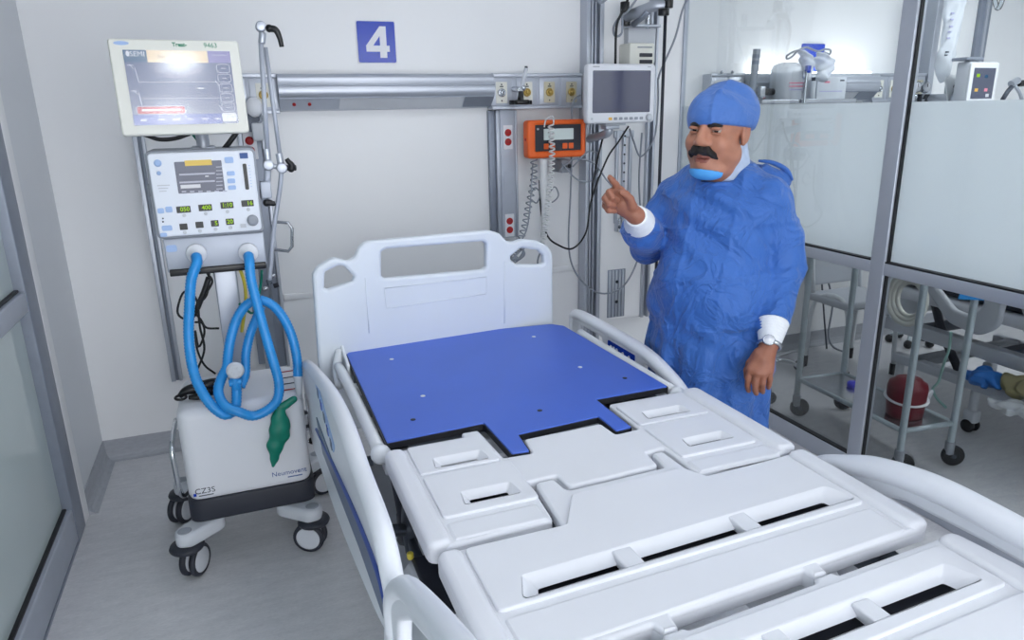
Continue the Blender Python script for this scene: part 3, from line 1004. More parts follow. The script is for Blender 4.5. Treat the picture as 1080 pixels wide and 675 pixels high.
def side_rails():
    x0 = .176
    # left, head half
    top = [ax(*q, .19) for q in [(324, 387), (330, 375), (345, 402), (362, 433), (381, 488), (393, 520), (403, 550), (411, 585), (416, 615)]]
    top = [(q.y, q.z) for q in top]
    top[0] = (2.96, .60); top[1] = (2.86, .665)
    bot = [ax(*q, .18) for q in [(407, 664), (391, 630), (359, 552), (338, 490)]]
    bot = [(q.y, q.z) for q in bot]
    P = [(2.96, .50)] + [(q[0] - .008, q[1] - .016) for q in top] + [(1.155, .69), (1.175, .62)] + bot + [(2.86, .28), (2.97, .40)]
    m = MB()
    m.plate(roundpoly(P, .05, 4), 'rail', x0, x0 + .026, bevel=.010, X=TOX)
    path = [(.188, 2.95, .46)] + [(.188, q[0] - .008, q[1] - .022) for q in top] + [(.188, 1.165, .69), (.188, 1.21, .60)]
    m.tube(path, [.016, .020] + [.022] * 7 + [.021, .020, .018], 'rail', 14, 5)
    lo = [(.188, 2.965, .45), (.188, 2.90, .29)] + [(.188, q[0], q[1] + .01) for q in bot[::-1]] + [(.188, 1.18, .64)]
    m.tube(lo, .013, 'rail', 10, 5)
    o = m.build('side_rail', BED)
    st = [ax(*q, .175) for q in [(334, 440), (341, 478), (379, 576), (407.5, 657), (410, 648), (399.6, 605), (376.5, 545), (353, 493)]]
    m = MB(); m.plate([(q.y, q.z) for q in st], 'stripe', x0 - .0035, x0 + .004, X=TOX)
    s2 = [(q.y, q.z) for q in st[4:]]
    edge = s2 + [(2.52, .500)]
    m.tube([(x0 - .003, q[0], q[1] + .004) for q in edge], .006, 'deepblue', 6, 4)
    m.build('decor_stripe', o)
    m = MB()
    k = [ax(*q, .17) for q in [(337, 413), (340, 412), (350, 458), (347, 462)]]
    k = [(2.40, .745), (2.22, .765), (1.90, .715), (1.95, .675)]
    m.plate(roundpoly(k, .012), 'btnblue', x0 - .003, x0 + .004, X=TOX)
    cs = m.build('control_sticker', o)
    for i in range(5):
        a = (2.28 - i * .075, .742 - i * .012)
        m = MB(); m.plate(rect(a[0] - .02, a[1] - .018, a[0] + .02, a[1] + .008, .004), 'signblue' if i % 2 else 'stripe', x0 - .005, x0 + .002, X=TOX); m.build('key', cs)
    m = MB()
    m.tube([(.205, 2.2, .50), (.25, 2.2, .50), (.32, 2.2, .50)], .018, 'darkmetal'); m.build('rail_hinge', o); m = MB(); m.tube([(.205, 1.75, .52), (.33, 1.75, .50)], .018, 'darkmetal', sm=0)
    m.build('rail_hinge', o)

    # left, foot half
    top = [ax(*q, .19) for q in [(414, 604), (425, 598), (440, 607), (472, 639), (497, 672)]]
    top = [(q.y, q.z) for q in top]
    P = [(1.155, .62)] + [(q[0] - .012, q[1] - .020) for q in top] + [(.50, 1.03), (.28, 1.0), (.21, .90), (.22, .60), (.40, .48), (1.0, .50)]
    Hh = [(1.09, .66), (1.06, .76), (.95, .845), (.80, .915), (.62, .955), (.40, .95), (.31, .85), (.33, .68), (.50, .61), (.95, .60)]
    m = MB()
    m.plate(roundpoly(P, .05, 4), 'rail', x0, x0 + .028, [roundpoly(Hh, .05, 4)], .011, X=TOX)
    m.tube([(.186, 1.150, .66), (.186, 1.142, .75)] + [(.186, q[0] - .014, q[1] - .030) for q in top[1:]] + [(.186, .50, 1.015), (.186, .28, .98), (.186, .225, .88)], .021, 'rail', 14, 5)
    o = m.build('side_rail', BED)
    m = MB(); m.tube([(.2, .9, .52), (.33, .9, .56)], .018, 'darkmetal', sm=0); m.build('rail_hinge', o)

    # right, head half (let down until its rim is just above the deck)
    m = MB()
    X0 = 1.405
    top = [(2.925, .60), (2.93, .665), (2.88, .70), (2.60, .706), (2.30, .70), (2.15, .672), (2.03, .632), (1.95, .58)]
    P = top + [(1.93, .40), (2.10, .20), (2.80, .16), (2.92, .30)]
    Hh = [(2.85, .60), (2.84, .665), (2.62, .668), (2.62, .58)]
    H2 = [(2.28, .63), (2.27, .662), (2.20, .650), (2.08, .61), (2.10, .59)]
    m.plate(roundpoly(P, .03, 4), 'rail', X0, X0 + .026, [roundpoly(Hh, .015, 3), roundpoly(H2, .01, 3)], .009, X=TOX)
    m.tube([(1.42, q[0], q[1]) for q in top], [.02, .024, .026, .026, .026, .026, .024, .02], 'rail', 14, 5)
    o = m.build('side_rail', BED)
    m = MB(); m.plate(rect(2.34, .628, 2.56, .675, .004), 'signblue', X0 - .004, X0 + .003, X=TOX)
    for i, yy in enumerate((2.53, 2.505, 2.48, 2.43, 2.38)):
        m.cyl((X0 - .006, yy, .652), (X0 - .003, yy, .652), .009, 'white', n=10)
    m.build('control_keypad', o)
    m = MB(); m.tube([(1.335, 2.2, .40), (1.41, 2.2, .40)], .018, 'darkmetal', sm=0); m.build('rail_hinge', o); m = MB(); m.tube([(1.335, 2.7, .40), (1.41, 2.7, .40)], .018, 'darkmetal', sm=0); m.build('rail_hinge', o)

    # right, foot half
    m = MB()
    top = [(1.40, .60), (1.385, .648), (1.30, .690), (1.20, .728), (1.05, .755), (.90, .758), (.70, .75), (.45, .72), (.28, .66)]
    P = top + [(.22, .50), (.30, .24), (.60, .17), (1.2, .17), (1.38, .30)]
    Hh = [(1.22, .655), (1.10, .690), (.90, .700), (.60, .695), (.42, .66), (.40, .52), (.60, .42), (1.1, .42), (1.24, .55)]
    m.plate(roundpoly(P, .04, 4), 'rail', 1.425, 1.453, [roundpoly(Hh, .05, 4)], .011, X=TOX)
    m.tube([(1.440, q[0], q[1]) for q in top], [.022, .026, .028, .03, .032, .032, .03, .028, .024], 'rail', 14, 5)
    o = m.build('side_rail', BED)
    m = MB(); m.tube([(1.335, .8, .40), (1.43, .8, .40)], .018, 'darkmetal', sm=0); m.build('rail_hinge', o)


side_rails()

# the bed is a narrow one: bring it to its real size, castors on the floor
BED.scale = (.913, .913, .913)
BED.location = (.767, 1.598, 0)
# ------------------------------------------------------------------ ventilator on its wheeled cart
VENT = thing('ventilator', 'grey and white ventilator with tilted screen on a wheeled white cart', 'ventilator', (-.08, 2.74, 0))


def vent_cart():
    m = MB()
    m.plate(rect(-.292, 2.555, .142, 2.93, .055, 6), 'white', .27, .635, bevel=.04, seg=6)
    body = m.build('cart_body', VENT)
    m = MB(); m.plate(rect(-.297, 2.550, .150, 2.935, .05, 6), 'dark', .20, .288, bevel=.008, seg=3)
    m.build('skirt', VENT)
    m = MB()      # maker's marks
    Xf = FRONT(-.232, 2.5552, .322)
    m.text('CZ3S', .030, 'textdark', Xf); m.box((-.272, 2.553, .306), (-.262, 2.556, .316), 'signblue')
    m.box((-.255, 2.5540, .303), (-.205, 2.5556, .306), 'textdark')
    m.build('logo', body); m = MB(); m.text('Neumovent', .026, 'textblue', FRONT(.062, 2.5552, .335))
    m.box((.055, 2.5540, .314), (.108, 2.5556, .318), 'textblue')
    m.build('logo', body)
    for i in range(4):
        m = MB(); q = az(301, 392 + i * 6.5, .637); m.tube([q + Vector((-.035, 0, 0)), q + Vector((.035, .002, 0))], .0022, 'red' if i in (0, 3) else 'textdark', 6, 0); m.build('scale_mark', body)
    m = MB()
    m.tube([(-.315, 2.78, .52), (-.32, 2.60, .50), (-.32, 2.58, .42), (-.315, 2.60, .30), (-.30, 2.70, .26)], .009, 'chrome', 8, 5)
    m.tube([(-.29, 2.8, .52), (-.316, 2.78, .52)], .009, 'chrome', 8, 0); m.build('side_handle', VENT)
    m = MB()
    for z in (.46, .40): m.cyl((.14, 2.80, z), (.17, 2.80, z), .008, 'dark')
    m.tube([(.14, 2.72, .37), (.165, 2.72, .37)], .006, 'chrome', 8, 0); m.tube([(.168, 2.80, .40), (.165, 2.72, .37)], .005, 'chrome', 8, 0)
    m.tube([(.165, 2.80, .54), (.168, 2.80, .36)], .006, 'chrome', 8, 0)
    m.sphere((.165, 2.72, .37), .014, 'black'); m.build('side_latch', VENT)
    for (x, y, wx, wy, turn) in ((-.315, 2.515, -.300, 2.548, 62), (.128, 2.512, .112, 2.545, -25), (-.345, 2.93, -.365, 2.955, 60), (.19, 2.95, .205, 2.97, 20)):
        c = MB()
        cx, cy = -.075, 2.74
        d = Vector((cx - x, cy - y, 0)).normalized(); p = Vector((-d.y, d.x, 0))
        a = Vector((x, y, 0))
        out = [a + p * .042 - d * .01, a + d * .15 + p * .055, a + d * .15 - p * .055, a - p * .042 - d * .01, a - d * .042]
        c.plate(roundpoly([(q.x, q.y) for q in out], .035, 5), 'grey_lt', .146, .200, bevel=.014)
        c.rev([(.024, .198), (.024, .2012), (.018, .202)], 'grey', Matrix.Translation((x, y, 0)), 20)
        o = c.build('castor', VENT)
        r = MB(); r.rev([(.035, .128), (.056, .130), (.060, .138), (.056, .147), (.03, .150)], 'dark', Matrix.Translation((x, y, 0)), 28); r.build('bumper_ring', o)
        w = MB()
        R = Matrix.Translation((wx, wy, .0605)) @ Matrix.Rotation(math.radians(turn), 4, 'Z') @ Matrix.Rotation(PI / 2, 4, 'X')
        for s in (-.019, .019):
            T = R @ Matrix.Translation((0, 0, s))
            w.rev([(.046, -.010), (.056, -.010), (.0595, -.006), (.0605, 0), (.0595, .006), (.056, .010), (.046, .010)], 'dark', T, 32)
            w.rev([(.004, -.0125), (.040, -.012), (.0475, -.0095), (.0475, .0095), (.040, .012), (.004, .0125)], 'grey_lt', T, 28)
        w.tube([(x, y, .13), ((x + wx) / 2, (y + wy) / 2, .10), (wx, wy, .062)], .013, 'grey_lt', 10, 4)
        w.build('wheel', o)


vent_cart()
VY = 2.70       # front face of the control unit


def vent_unit():
    m = MB()
    m.box((-.115, 2.82, .62), (-.035, 2.90, 1.25), 'alu', .006)
    m.build('column', VENT)
    z0, z1 = ay(172, 250, VY).z, ay(212, 160, VY).z
    x0, x1 = -.263, .070
    m = MB()
    m.plate(rect(x0 - .008, z0 - .008, x1 + .008, z1 + .008, .02), 'grey', 0, .19, bevel=.006, X=FRONT(0, VY + .196, 0))
    unit = m.build('control_unit', VENT)
    m = MB(); m.plate(rect(x0, z0, x1, z1, .016), 'ventpanel', 0, .012, bevel=.004, X=FRONT(0, VY + .008, 0))
    face = m.build('front_panel', unit)
    W, Hh = x1 - x0, z1 - z0
    F = VY - .0042

    def P(u, v):                                     # u to the right, v down, 0..1 over the face
        return x0 + u * W, z1 - v * Hh
    # zoomed survey of the face: 40..605 wide, 40..470 high
    def Q(px, py):
        # undo the lean of the sides
        v = (py - (55 - (px - 45) * .035)) / 408
        u = (px - 45 - 48 * v) / 512
        return P(u, v)
    s = MB()
    a = Q(172, 95); b_ = Q(418, 240)
    s.plate(rect(a[0], b_[1], b_[0], a[1], .003), 'screen_dk', 0, .003, X=FRONT(0, F + .002, 0)); scr = s.build('screen', face)
    s = MB()
    def patch(mb, p, q, m_, d=0.0):
        mb.plate(rect(min(p[0], q[0]), min(p[1], q[1]), max(p[0], q[0]), max(p[1], q[1])), m_, 0, .0006 + d, X=FRONT(0, F - .0011, 0))
    patch(s, Q(222, 88), Q(355, 110), 'lcd_yellow'); patch(s, Q(200, 206), Q(298, 220), 'lcd_white'); patch(s, Q(320, 162), Q(338, 167), 'lcd_white')
    for y in (152, 190): patch(s, Q(195, y), Q(368, y + 2), 'lcd_line')
    for y in range(118, 236, 18): patch(s, Q(374, y), Q(405, y + 3), 'lcd_line')
    for x in range(205, 410, 40): patch(s, Q(x, 236), Q(x + 22, 241), 'lcd_line')
    s.build('screen_text', scr)
    for p, q in (((415, 72), (462, 100)), ((426, 142), (468, 162)), ((428, 178), (470, 200)), ((432, 212), (474, 232)), ((86, 318), (120, 342)), ((124, 310), (160, 338)), ((104, 404), (156, 428)), ((95, 440), (130, 458))):
        a, b_ = Q(*p), Q(*q); k = MB(); k.plate(rect(a[0], b_[1], b_[0], a[1], .005), 'btnblue', 0, .0035, bevel=.001, X=FRONT(0, F + .001, 0)); k.build('key', face)
    for x, y, r_ in ((96, 100, .012), (100, 148, .007)):
        q = Q(x, y); k = MB(); k.rev([(r_, 0), (r_, .002), (r_ * .6, .003)], 'btnblue', FRONT(q[0], F + .001, q[1]), 16); k.build('round_key', face)
    for x, y in ((215, 355), (320, 349), (428, 343), (534, 334), (215, 441), (290, 436), (368, 430), (442, 425)):
        q = Q(x, y); k = MB(); k.rev([(.0062, 0), (.0062, .001), (.0045, .0012)], 'grey_lt', FRONT(q[0], F + .0006, q[1]), 14); k.build('round_key', face)
    k = MB()
    for y in (368, 384):
        q = Q(112, y); k = MB(); k.rev([(.003, 0), (.003, .001)], 'textdark', FRONT(q[0], F + .0006, q[1]), 8); k.build('indicator', face)
    k = MB(); a, b_ = Q(490, 52), Q(534, 78); patch(k, a, b_, 'textblue', .001); k.build('badge', face)
    k = MB(); a, b_ = Q(492, 408), Q(524, 426); patch(k, a, b_, 'grey_lt', .001); k.build('key', face)
    for i in range(3):
        k = MB(); a, b_ = Q(90 + i * 4, 205 + i * 14), Q(150 - i * 8, 208 + i * 14); patch(k, a, b_, 'grey_lt'); k.build('printed_mark', face)
    for (x, y, w, txt) in ((212, 326, 72, '050'), (318, 320, 70, '400'), (426, 310, 68, '1:10'), (530, 303, 66, '16'), (210, 412, 42, ''), (288, 405, 42, ''), (364, 400, 42, '5'), (440, 394, 44, '20')):
        a, b_ = Q(x - w / 2, y - 15), Q(x + w / 2, y + 15)
        d = MB(); d.plate(rect(a[0], b_[1], b_[0], a[1], .002), 'blackgl', 0, .002, X=FRONT(0, F + .0006, 0))
        if txt:
            d.text(txt, .020, 'led', FRONT(b_[0] - .003, F - .0012, (a[1] + b_[1]) / 2), align='RIGHT', bold=.0004)
        d.build('led_display', face)
    q = Q(556, 390); d = MB(); d.rev([(.019, 0), (.019, .012), (.017, .015), (.006, .0155)], 'grey', FRONT(q[0], F, q[1]), 24); d.build('knob', face)
    d = MB(); a, b_ = Q(505, 105), Q(524, 234)
    d.plate(rect(a[0], b_[1], a[0] + .0125, a[1], .004), 'blackgl', 0, .003, X=FRONT(0, F + .001, 0))
    for i in range(8):
        p = Q(534 + i * 1.6, 115 + i * 15); d.plate(rect(p[0], p[1], p[0] + .006, p[1] + .0015), 'btnblue', 0, .0006, X=FRONT(0, F + .0002, 0))
    d.build('pressure_gauge', face)
    # connector panel below
    zb = ay(228, 285, VY).z; zt = z0 - .010
    m = MB(); m.box((x0 + .006, VY + .02, zb), (x1 + .004, VY + .17, zt), 'alu_matte', .006)
    m.box((x0 + .012, VY + .012, zb - .012), (x1, VY + .16, zb + .012), 'blackgl', .003)
    pan = m.build('connector_panel', VENT)
    m = MB(); a = ay(182, 262, VY + .02); m.plate(rect(a.x - .02, a.z - .012, a.x + .014, a.z + .012, .008), 'btnblue', 0, .002, X=FRONT(0, VY + .0195, 0)); m.build('oval_badge', pan)
    for px, py in ((207, 268), (262, 267)):
        q = ay(px, py, VY - .005)
        m = MB(); m.rev([(.030, 0), (.034, .004), (.034, .018), (.030, .024), (.017, .026), (.016, .040)], 'white', FRONT(q.x, VY + .02, q.z), 28); m.build('hose_port', pan)
    # side clips
    m = MB(); m.box((x0 - .02, VY + .05, 1.36), (x0 - .006, VY + .09, 1.40), 'grey', .004); m.build('side_clip', unit); m = MB()
    q = ay(275, 205, VY + .05); m.box((x1 + .008, VY + .04, q.z - .02), (x1 + .03, VY + .08, q.z + .02), 'alu', .004); m.build('side_clip', unit)
    # screen above
    mon = MB()
    X = Matrix.Translation((-.127, VY - .03, 1.711)) @ Matrix.Rotation(math.radians(4.5), 4, 'Z') @ Matrix.Rotation(PI / 2 - math.radians(5), 4, 'X')
    A, B = .193, .148
    mon.plate(rect(-A, -B, A, B, .012), 'cream', -.045, 0, bevel=.006, X=X)
    mon.plate(rect(-A * .8, -B * .8, A * .8, B * .8, .03), 'cream', -.085, -.04, bevel=.02, X=X)
    mo = mon.build('display_monitor', VENT)
    s = MB(); sx, sy, ox, oy = .158, .115, .004, -.001
    s.plate(rect(ox - sx, oy - sy, ox + sx, oy + sy), 'lcd_bg', 0, .0012, X=X); so = s.build('screen', mo)
    s = MB()

    def T(u, v):
        return ox - sx + u * 2 * sx, oy + sy - v * 2 * sy

    def bar(u0, v0, u1, v1, m_, z=.0012):
        p, q = T(u0, v0), T(u1, v1); s.plate(rect(p[0], q[1], q[0], p[1]), m_, z, z + .0004, X=X)
    bar(0, 0, .21, .16, 'lcd_teal'); bar(.21, 0, .78, .16, 'lcd_cream'); bar(.78, 0, 1, .16, 'lcd_lilac')
    s.text('SEMI', .022, 'lcd_white', X @ Matrix.Translation((*T(.125, .055), .0018)), .0002)
    s.sphere((*T(.04, .05), .0014), .006, 'lcd_white', 10, (1, 1.6, .1), X)
    s.text('Test', .013, 'textdark', X @ Matrix.Translation((*T(.34, .085), .0018)), .0002)
    bar(.82, .05, .97, .06, 'lcd_line'); bar(0, .86, .84, 1, 'lcd_blue')
    for v in (.42, .64):
        bar(.10, v, .84, v + .006, 'lcd_line')
    def ln(*p):
        s.tube([X @ Vector((*T(*q), .0018)) for q in p], .0012, 'lcd_line', 5, 0)
    for v in (.20, .54):
        ln((.085, v + .03), (.10, v + .22)); ln((.02, v), (.075, v)); ln((.04, v - .015), (.07, v + .05)); ln((.82, v + .20), (.85, v + .27))
    for x in (.06, .22, .36, .50, .64, .76):
        bar(x, .915, x + .065, .945, 'lcd_line')
    bar(.64, .50, .70, .518, 'lcd_white')
    def pill(u, v, w, h):
        c = T(u, v); o = roundpoly([(c[0] - w, c[1] - h), (c[0] + w, c[1] - h), (c[0] + w, c[1] + h), (c[0] - w, c[1] + h)], h * .7, 4)
        s.tube([X @ Vector((*q, .0018)) for q in o], .0011, 'lcd_line', 5, 0, True)
    for i in range(5):
        pill(.915, .235 + i * .135, .020, .013); bar(.892, .23 + i * .135, .938, .242 + i * .135, 'lcd_line')
    c = T(.915, .92); s.plate(roundpoly([(c[0] - .023, c[1] - .012), (c[0] + .023, c[1] - .012), (c[0] + .023, c[1] + .016), (c[0] - .023, c[1] + .016)], .008), 'lcd_white', .0012, .0016, X=X)
    c = T(.27, .80); s.plate(roundpoly([(c[0] - .07, c[1] - .011), (c[0] + .07, c[1] - .011), (c[0] + .07, c[1] + .011), (c[0] - .07, c[1] + .011)], .006), 'lcd_red', .0012, .0015, X=X)
    pill(.27, .80, .072, .0125); bar(.09, .785, .45, .812, 'lcd_white', .0016)
    s.build('screen_text', so)
    g = MB(); g.plate(rect(ox - sx, oy - sy, ox + sx, oy + sy), 'screenglass', .0026, .0034, X=X); g.build('screen_glass', mo)
    t = MB()
    t.text('Treat-', .017, 'textgreen', X @ Matrix.Translation((.012, B - .016, .0005)), .0004, bold=.0006); t.build('marker_writing', mo); t = MB()
    t.text('9463', .021, 'textgreen', X @ Matrix.Translation((.105, B - .017, .0005)), .0003)
    t.build('marker_writing', mo)
    t = MB(); c = (-.155, B - .014)
    t.plate([(c[0] + .022 * math.cos(a / 16 * 2 * PI), c[1] + .006 * math.sin(a / 16 * 2 * PI)) for a in range(16)], 'btnblue', 0, .0006, X=X); t.build('oval_badge', mo)
    m = MB(); m.tube([(-.09, 2.80, 1.50), (-.09, 2.79, 1.56), (-.11, 2.74, 1.66)], .022, 'alu', 12, 4)
    m.box((-.13, 2.78, 1.49), (-.05, 2.85, 1.52), 'alu', .006); m.build('monitor_post', VENT)


def screen_glass_material():
    m = bpy.data.materials.new('screen_glass'); m.use_nodes = True
    nt = m.node_tree; N = nt.nodes; L = nt.links; N.remove(N['Principled BSDF'])
    t = N.new('ShaderNodeBsdfTransparent'); g = N.new('ShaderNodeBsdfGlossy'); g.inputs['Roughness'].default_value = 0.13
    mx = N.new('ShaderNodeMixShader'); mx.inputs[0].default_value = 0.10
    L.new(t.outputs[0], mx.inputs[1]); L.new(g.outputs[0], mx.inputs[2]); L.new(mx.outputs[0], N['Material Output'].inputs['Surface'])
    return m


MT['screenglass'] = screen_glass_material()
vent_unit()


def corrugated(mb, pts, r, m, n=12, step=.0055, amp=.06):
    P = smooth_path(pts, 24)
    L = [0]
    for a, b in zip(P[:-1], P[1:]): L.append(L[-1] + (b - a).length)
    N_ = int(L[-1] / step); Q = []; j = 0
    for i in range(N_ + 1):
        s = L[-1] * i / N_
        while j < len(L) - 2 and L[j + 1] < s: j += 1
        u = (s - L[j]) / max(1e-9, L[j + 1] - L[j]); Q.append(P[j].lerp(P[j + 1], min(1, u)))
    mb.tube(Q, [r * (1 + amp * (1 if i % 2 else -1)) for i in range(len(Q))], m, n, 0)


def circuit():
    t = thing('breathing_circuit', 'pale blue corrugated breathing hoses looped from the ventilator over its cart', 'hose', (-.05, 2.55, .66))
    def z(px, py, Y): return ay(180 + px / 4.22, 290 + py / 4.22, Y)
    a = ay(207, 270, 2.66); b_ = ay(262, 269, 2.66)
    m = MB()
    corrugated(m, [a, a + Vector((0, -.035, -.02)), z(92, 20, 2.615), z(84, 130, 2.61), z(80, 260, 2.60), z(90, 370, 2.58), z(115, 470, 2.55), z(165, 560, 2.52), z(215, 610, 2.51), z(255, 622, 2.512), z(288, 590, 2.53), z(294, 520, 2.555), z(290, 468, 2.56)], .0172, 'hose')
    m.build('hose', t)
    m = MB()
    corrugated(m, [b_, b_ + Vector((0, -.035, -.02)), z(358, 20, 2.615), z(385, 130, 2.60), z(420, 260, 2.575), z(455, 380, 2.55), z(480, 470, 2.53), z(478, 545, 2.515), z(440, 595, 2.505), z(370, 627, 2.50), z(305, 610, 2.495), z(240, 580, 2.51), z(212, 520, 2.545), z(226, 460, 2.575),
                   z(250, 410, 2.60), z(255, 360, 2.62), z(268, 280, 2.64), z(295, 195, 2.655), z(340, 132, 2.66), z(400, 112, 2.655), z(460, 140, 2.645), z(510, 205, 2.63), z(545, 290, 2.615), z(563, 380, 2.60), z(566, 452, 2.59)], .0172, 'hose')
    m.build('hose', t)
    m = MB()
    corrugated(m, [z(310, 500, 2.60), z(332, 440, 2.62), z(335, 350, 2.645), z(355, 260, 2.665), z(385, 185, 2.685), z(402, 140, 2.69)], .0165, 'hose')
    m.build('hose', t)
    m = MB(); e = z(566, 452, 2.59); f_ = z(572, 545, 2.585)
    m.tube([e + Vector((0, 0, .005)), e.lerp(f_, .3), f_], [.0165, .014, .010], 'clearmilk', 14, 4); m.build('clear_tip', t)
    c = z(287, 425, 2.545)
    m = MB(); m.rev([(.008, -.014), (.022, -.012), (.030, -.004), (.030, .004), (.022, .012), (.008, .014)], 'clearmilk', FRONT(c.x, c.y, c.z), 26)
    m.rev([(.018, .013), (.026, .013), (.026, .0145), (.018, .0145)], 'grey_lt', FRONT(c.x, c.y, c.z), 26)
    for a_ in range(6):
        d = Vector((math.cos(a_ * PI / 3), 0, math.sin(a_ * PI / 3))); m.tube([c + d * .008 + Vector((0, -.015, 0)), c + d * .027 + Vector((0, -.013, 0))], .0015, 'grey_lt', 5, 0)
    m.build('flow_sensor', t)
    m = MB(); q = z(287, 485, 2.552); m.cyl(q + Vector((-.02, 0, .005)), q + Vector((.022, 0, .006)), .013, 'hose', n=14, bevel=.003); m.cyl(q + Vector((0, 0, .03)), q + Vector((0, 0, -.02)), .014, 'hose', n=14, bevel=.003); m.build('y_connector', t)


circuit()


def test_lung():
    def q(px, py, Y=2.525): return np.array(ay(150 + px / 2.935, 390 + py / 2.935, Y))
    F = Field((-.02, 2.44, .30), (.20, 2.60, .72), .0035)
    F.chain([q(470, 92), q(445, 108), q(425, 118)], [.013, .014, .012], .006)
    F.chain([q(425, 118), q(422, 150), q(425, 180), q(412, 235), q(408, 275), q(405, 297)], [.014, .026, .032, .027, .013, .005], .012)
    F.chain([q(440, 160), q(438, 200), q(420, 245)], [.016, .020, .012], .012)
    x, y, z = F.grid()
    F.F = F.F + (.0018 * np.sin(70 * (x + .4 * z) + 3 * np.sin(25 * z))).astype(np.float32)
    V, Q = F.mesh(); V = relax(V, Q, 2)
    V[:, 1] = 2.523 + (V[:, 1] - 2.523) * .62
    o = np_object('breathing_bag', V, Q, [MT['green']])
    tag(o, 'limp green rubber breathing bag hanging on the front of the white cart', 'bag')


test_lung()


def arm():
    t = VENT
    Y = 2.72
    m = MB()
    top = ay(275, 28, Y); j1 = ay(283, 174, Y); j2 = ay(297, 177, Y); top2 = ay(280, 50, Y + .02)
    m.tube([ay(275, 44, Y), j1], .0085, 'alu_matte', 12, 0)
    m.cyl(ay(276, 46, Y), ay(277, 34, Y), .012, 'alu', n=16, bevel=.003)
    m.cyl(j1 + Vector((0, 0, .055)), j1, .0125, 'alu', n=14)
    m.cyl(top + Vector((0, -.018, 0)), top + Vector((0, .03, 0)), .017, 'alu', n=20, bevel=.004)
    m.tube([top2, j2], .0075, 'alu_matte', 12, 0)
    m.cyl(j2 + Vector((-.004, .0, .05)), j2, .0125, 'alu', n=14)
    for j in (j1, j2): m.cyl(j + Vector((0, -.02, 0)), j + Vector((0, .02, 0)), .019, 'alu', n=20, bevel=.004)
    m.tube([j1, j2], .009, 'alu', 10, 0)
    b_ = [j2, ay(295, 200, Y + .01), ay(289, 240, Y + .03), ay(286, 275, Y + .05), ay(284, 295, Y + .06)]
    m.tube(b_, .0085, 'alu_matte', 10, 5)
    k = ay(281, 200, Y); m.box(k + Vector((-.02, -.02, -.03)), k + Vector((.016, .03, .03)), 'alu_matte', .005)
    m.tube([j1, k], .012, 'alu_matte', 10, 0); m.tube([k, k + Vector((-.05, .05, -.02))], .010, 'alu', 10, 0)
    o = m.build('support_arm', t)
    m = MB()
    def lever(p, dirs):
        m.sphere(p, .013, 'blackgl', 12); m.tube([p] + [p + Vector(d) for d in dirs], [.012, .011, .009, .008], 'blackgl', 10, 4)
    lever(ay(284, 30, Y - .02), [(.02, -.005, -.005), (.03, -.005, -.03), (.034, -.005, -.058)])
    m.build('lever', o); m = MB()
    lever(ay(307, 178, Y - .02), [(.004, 0, .012), (-.006, 0, .025), (-.012, 0, .035)])
    m.tube([j2, ay(312, 177, Y - .02)], .010, 'blackgl', 10, 0); m.build('lever', o); m = MB()
    lever(ay(281, 214, Y - .02), [(.012, 0, .0), (.022, 0, -.004), (.03, 0, -.002)])
    m.build('lever', o)


arm()


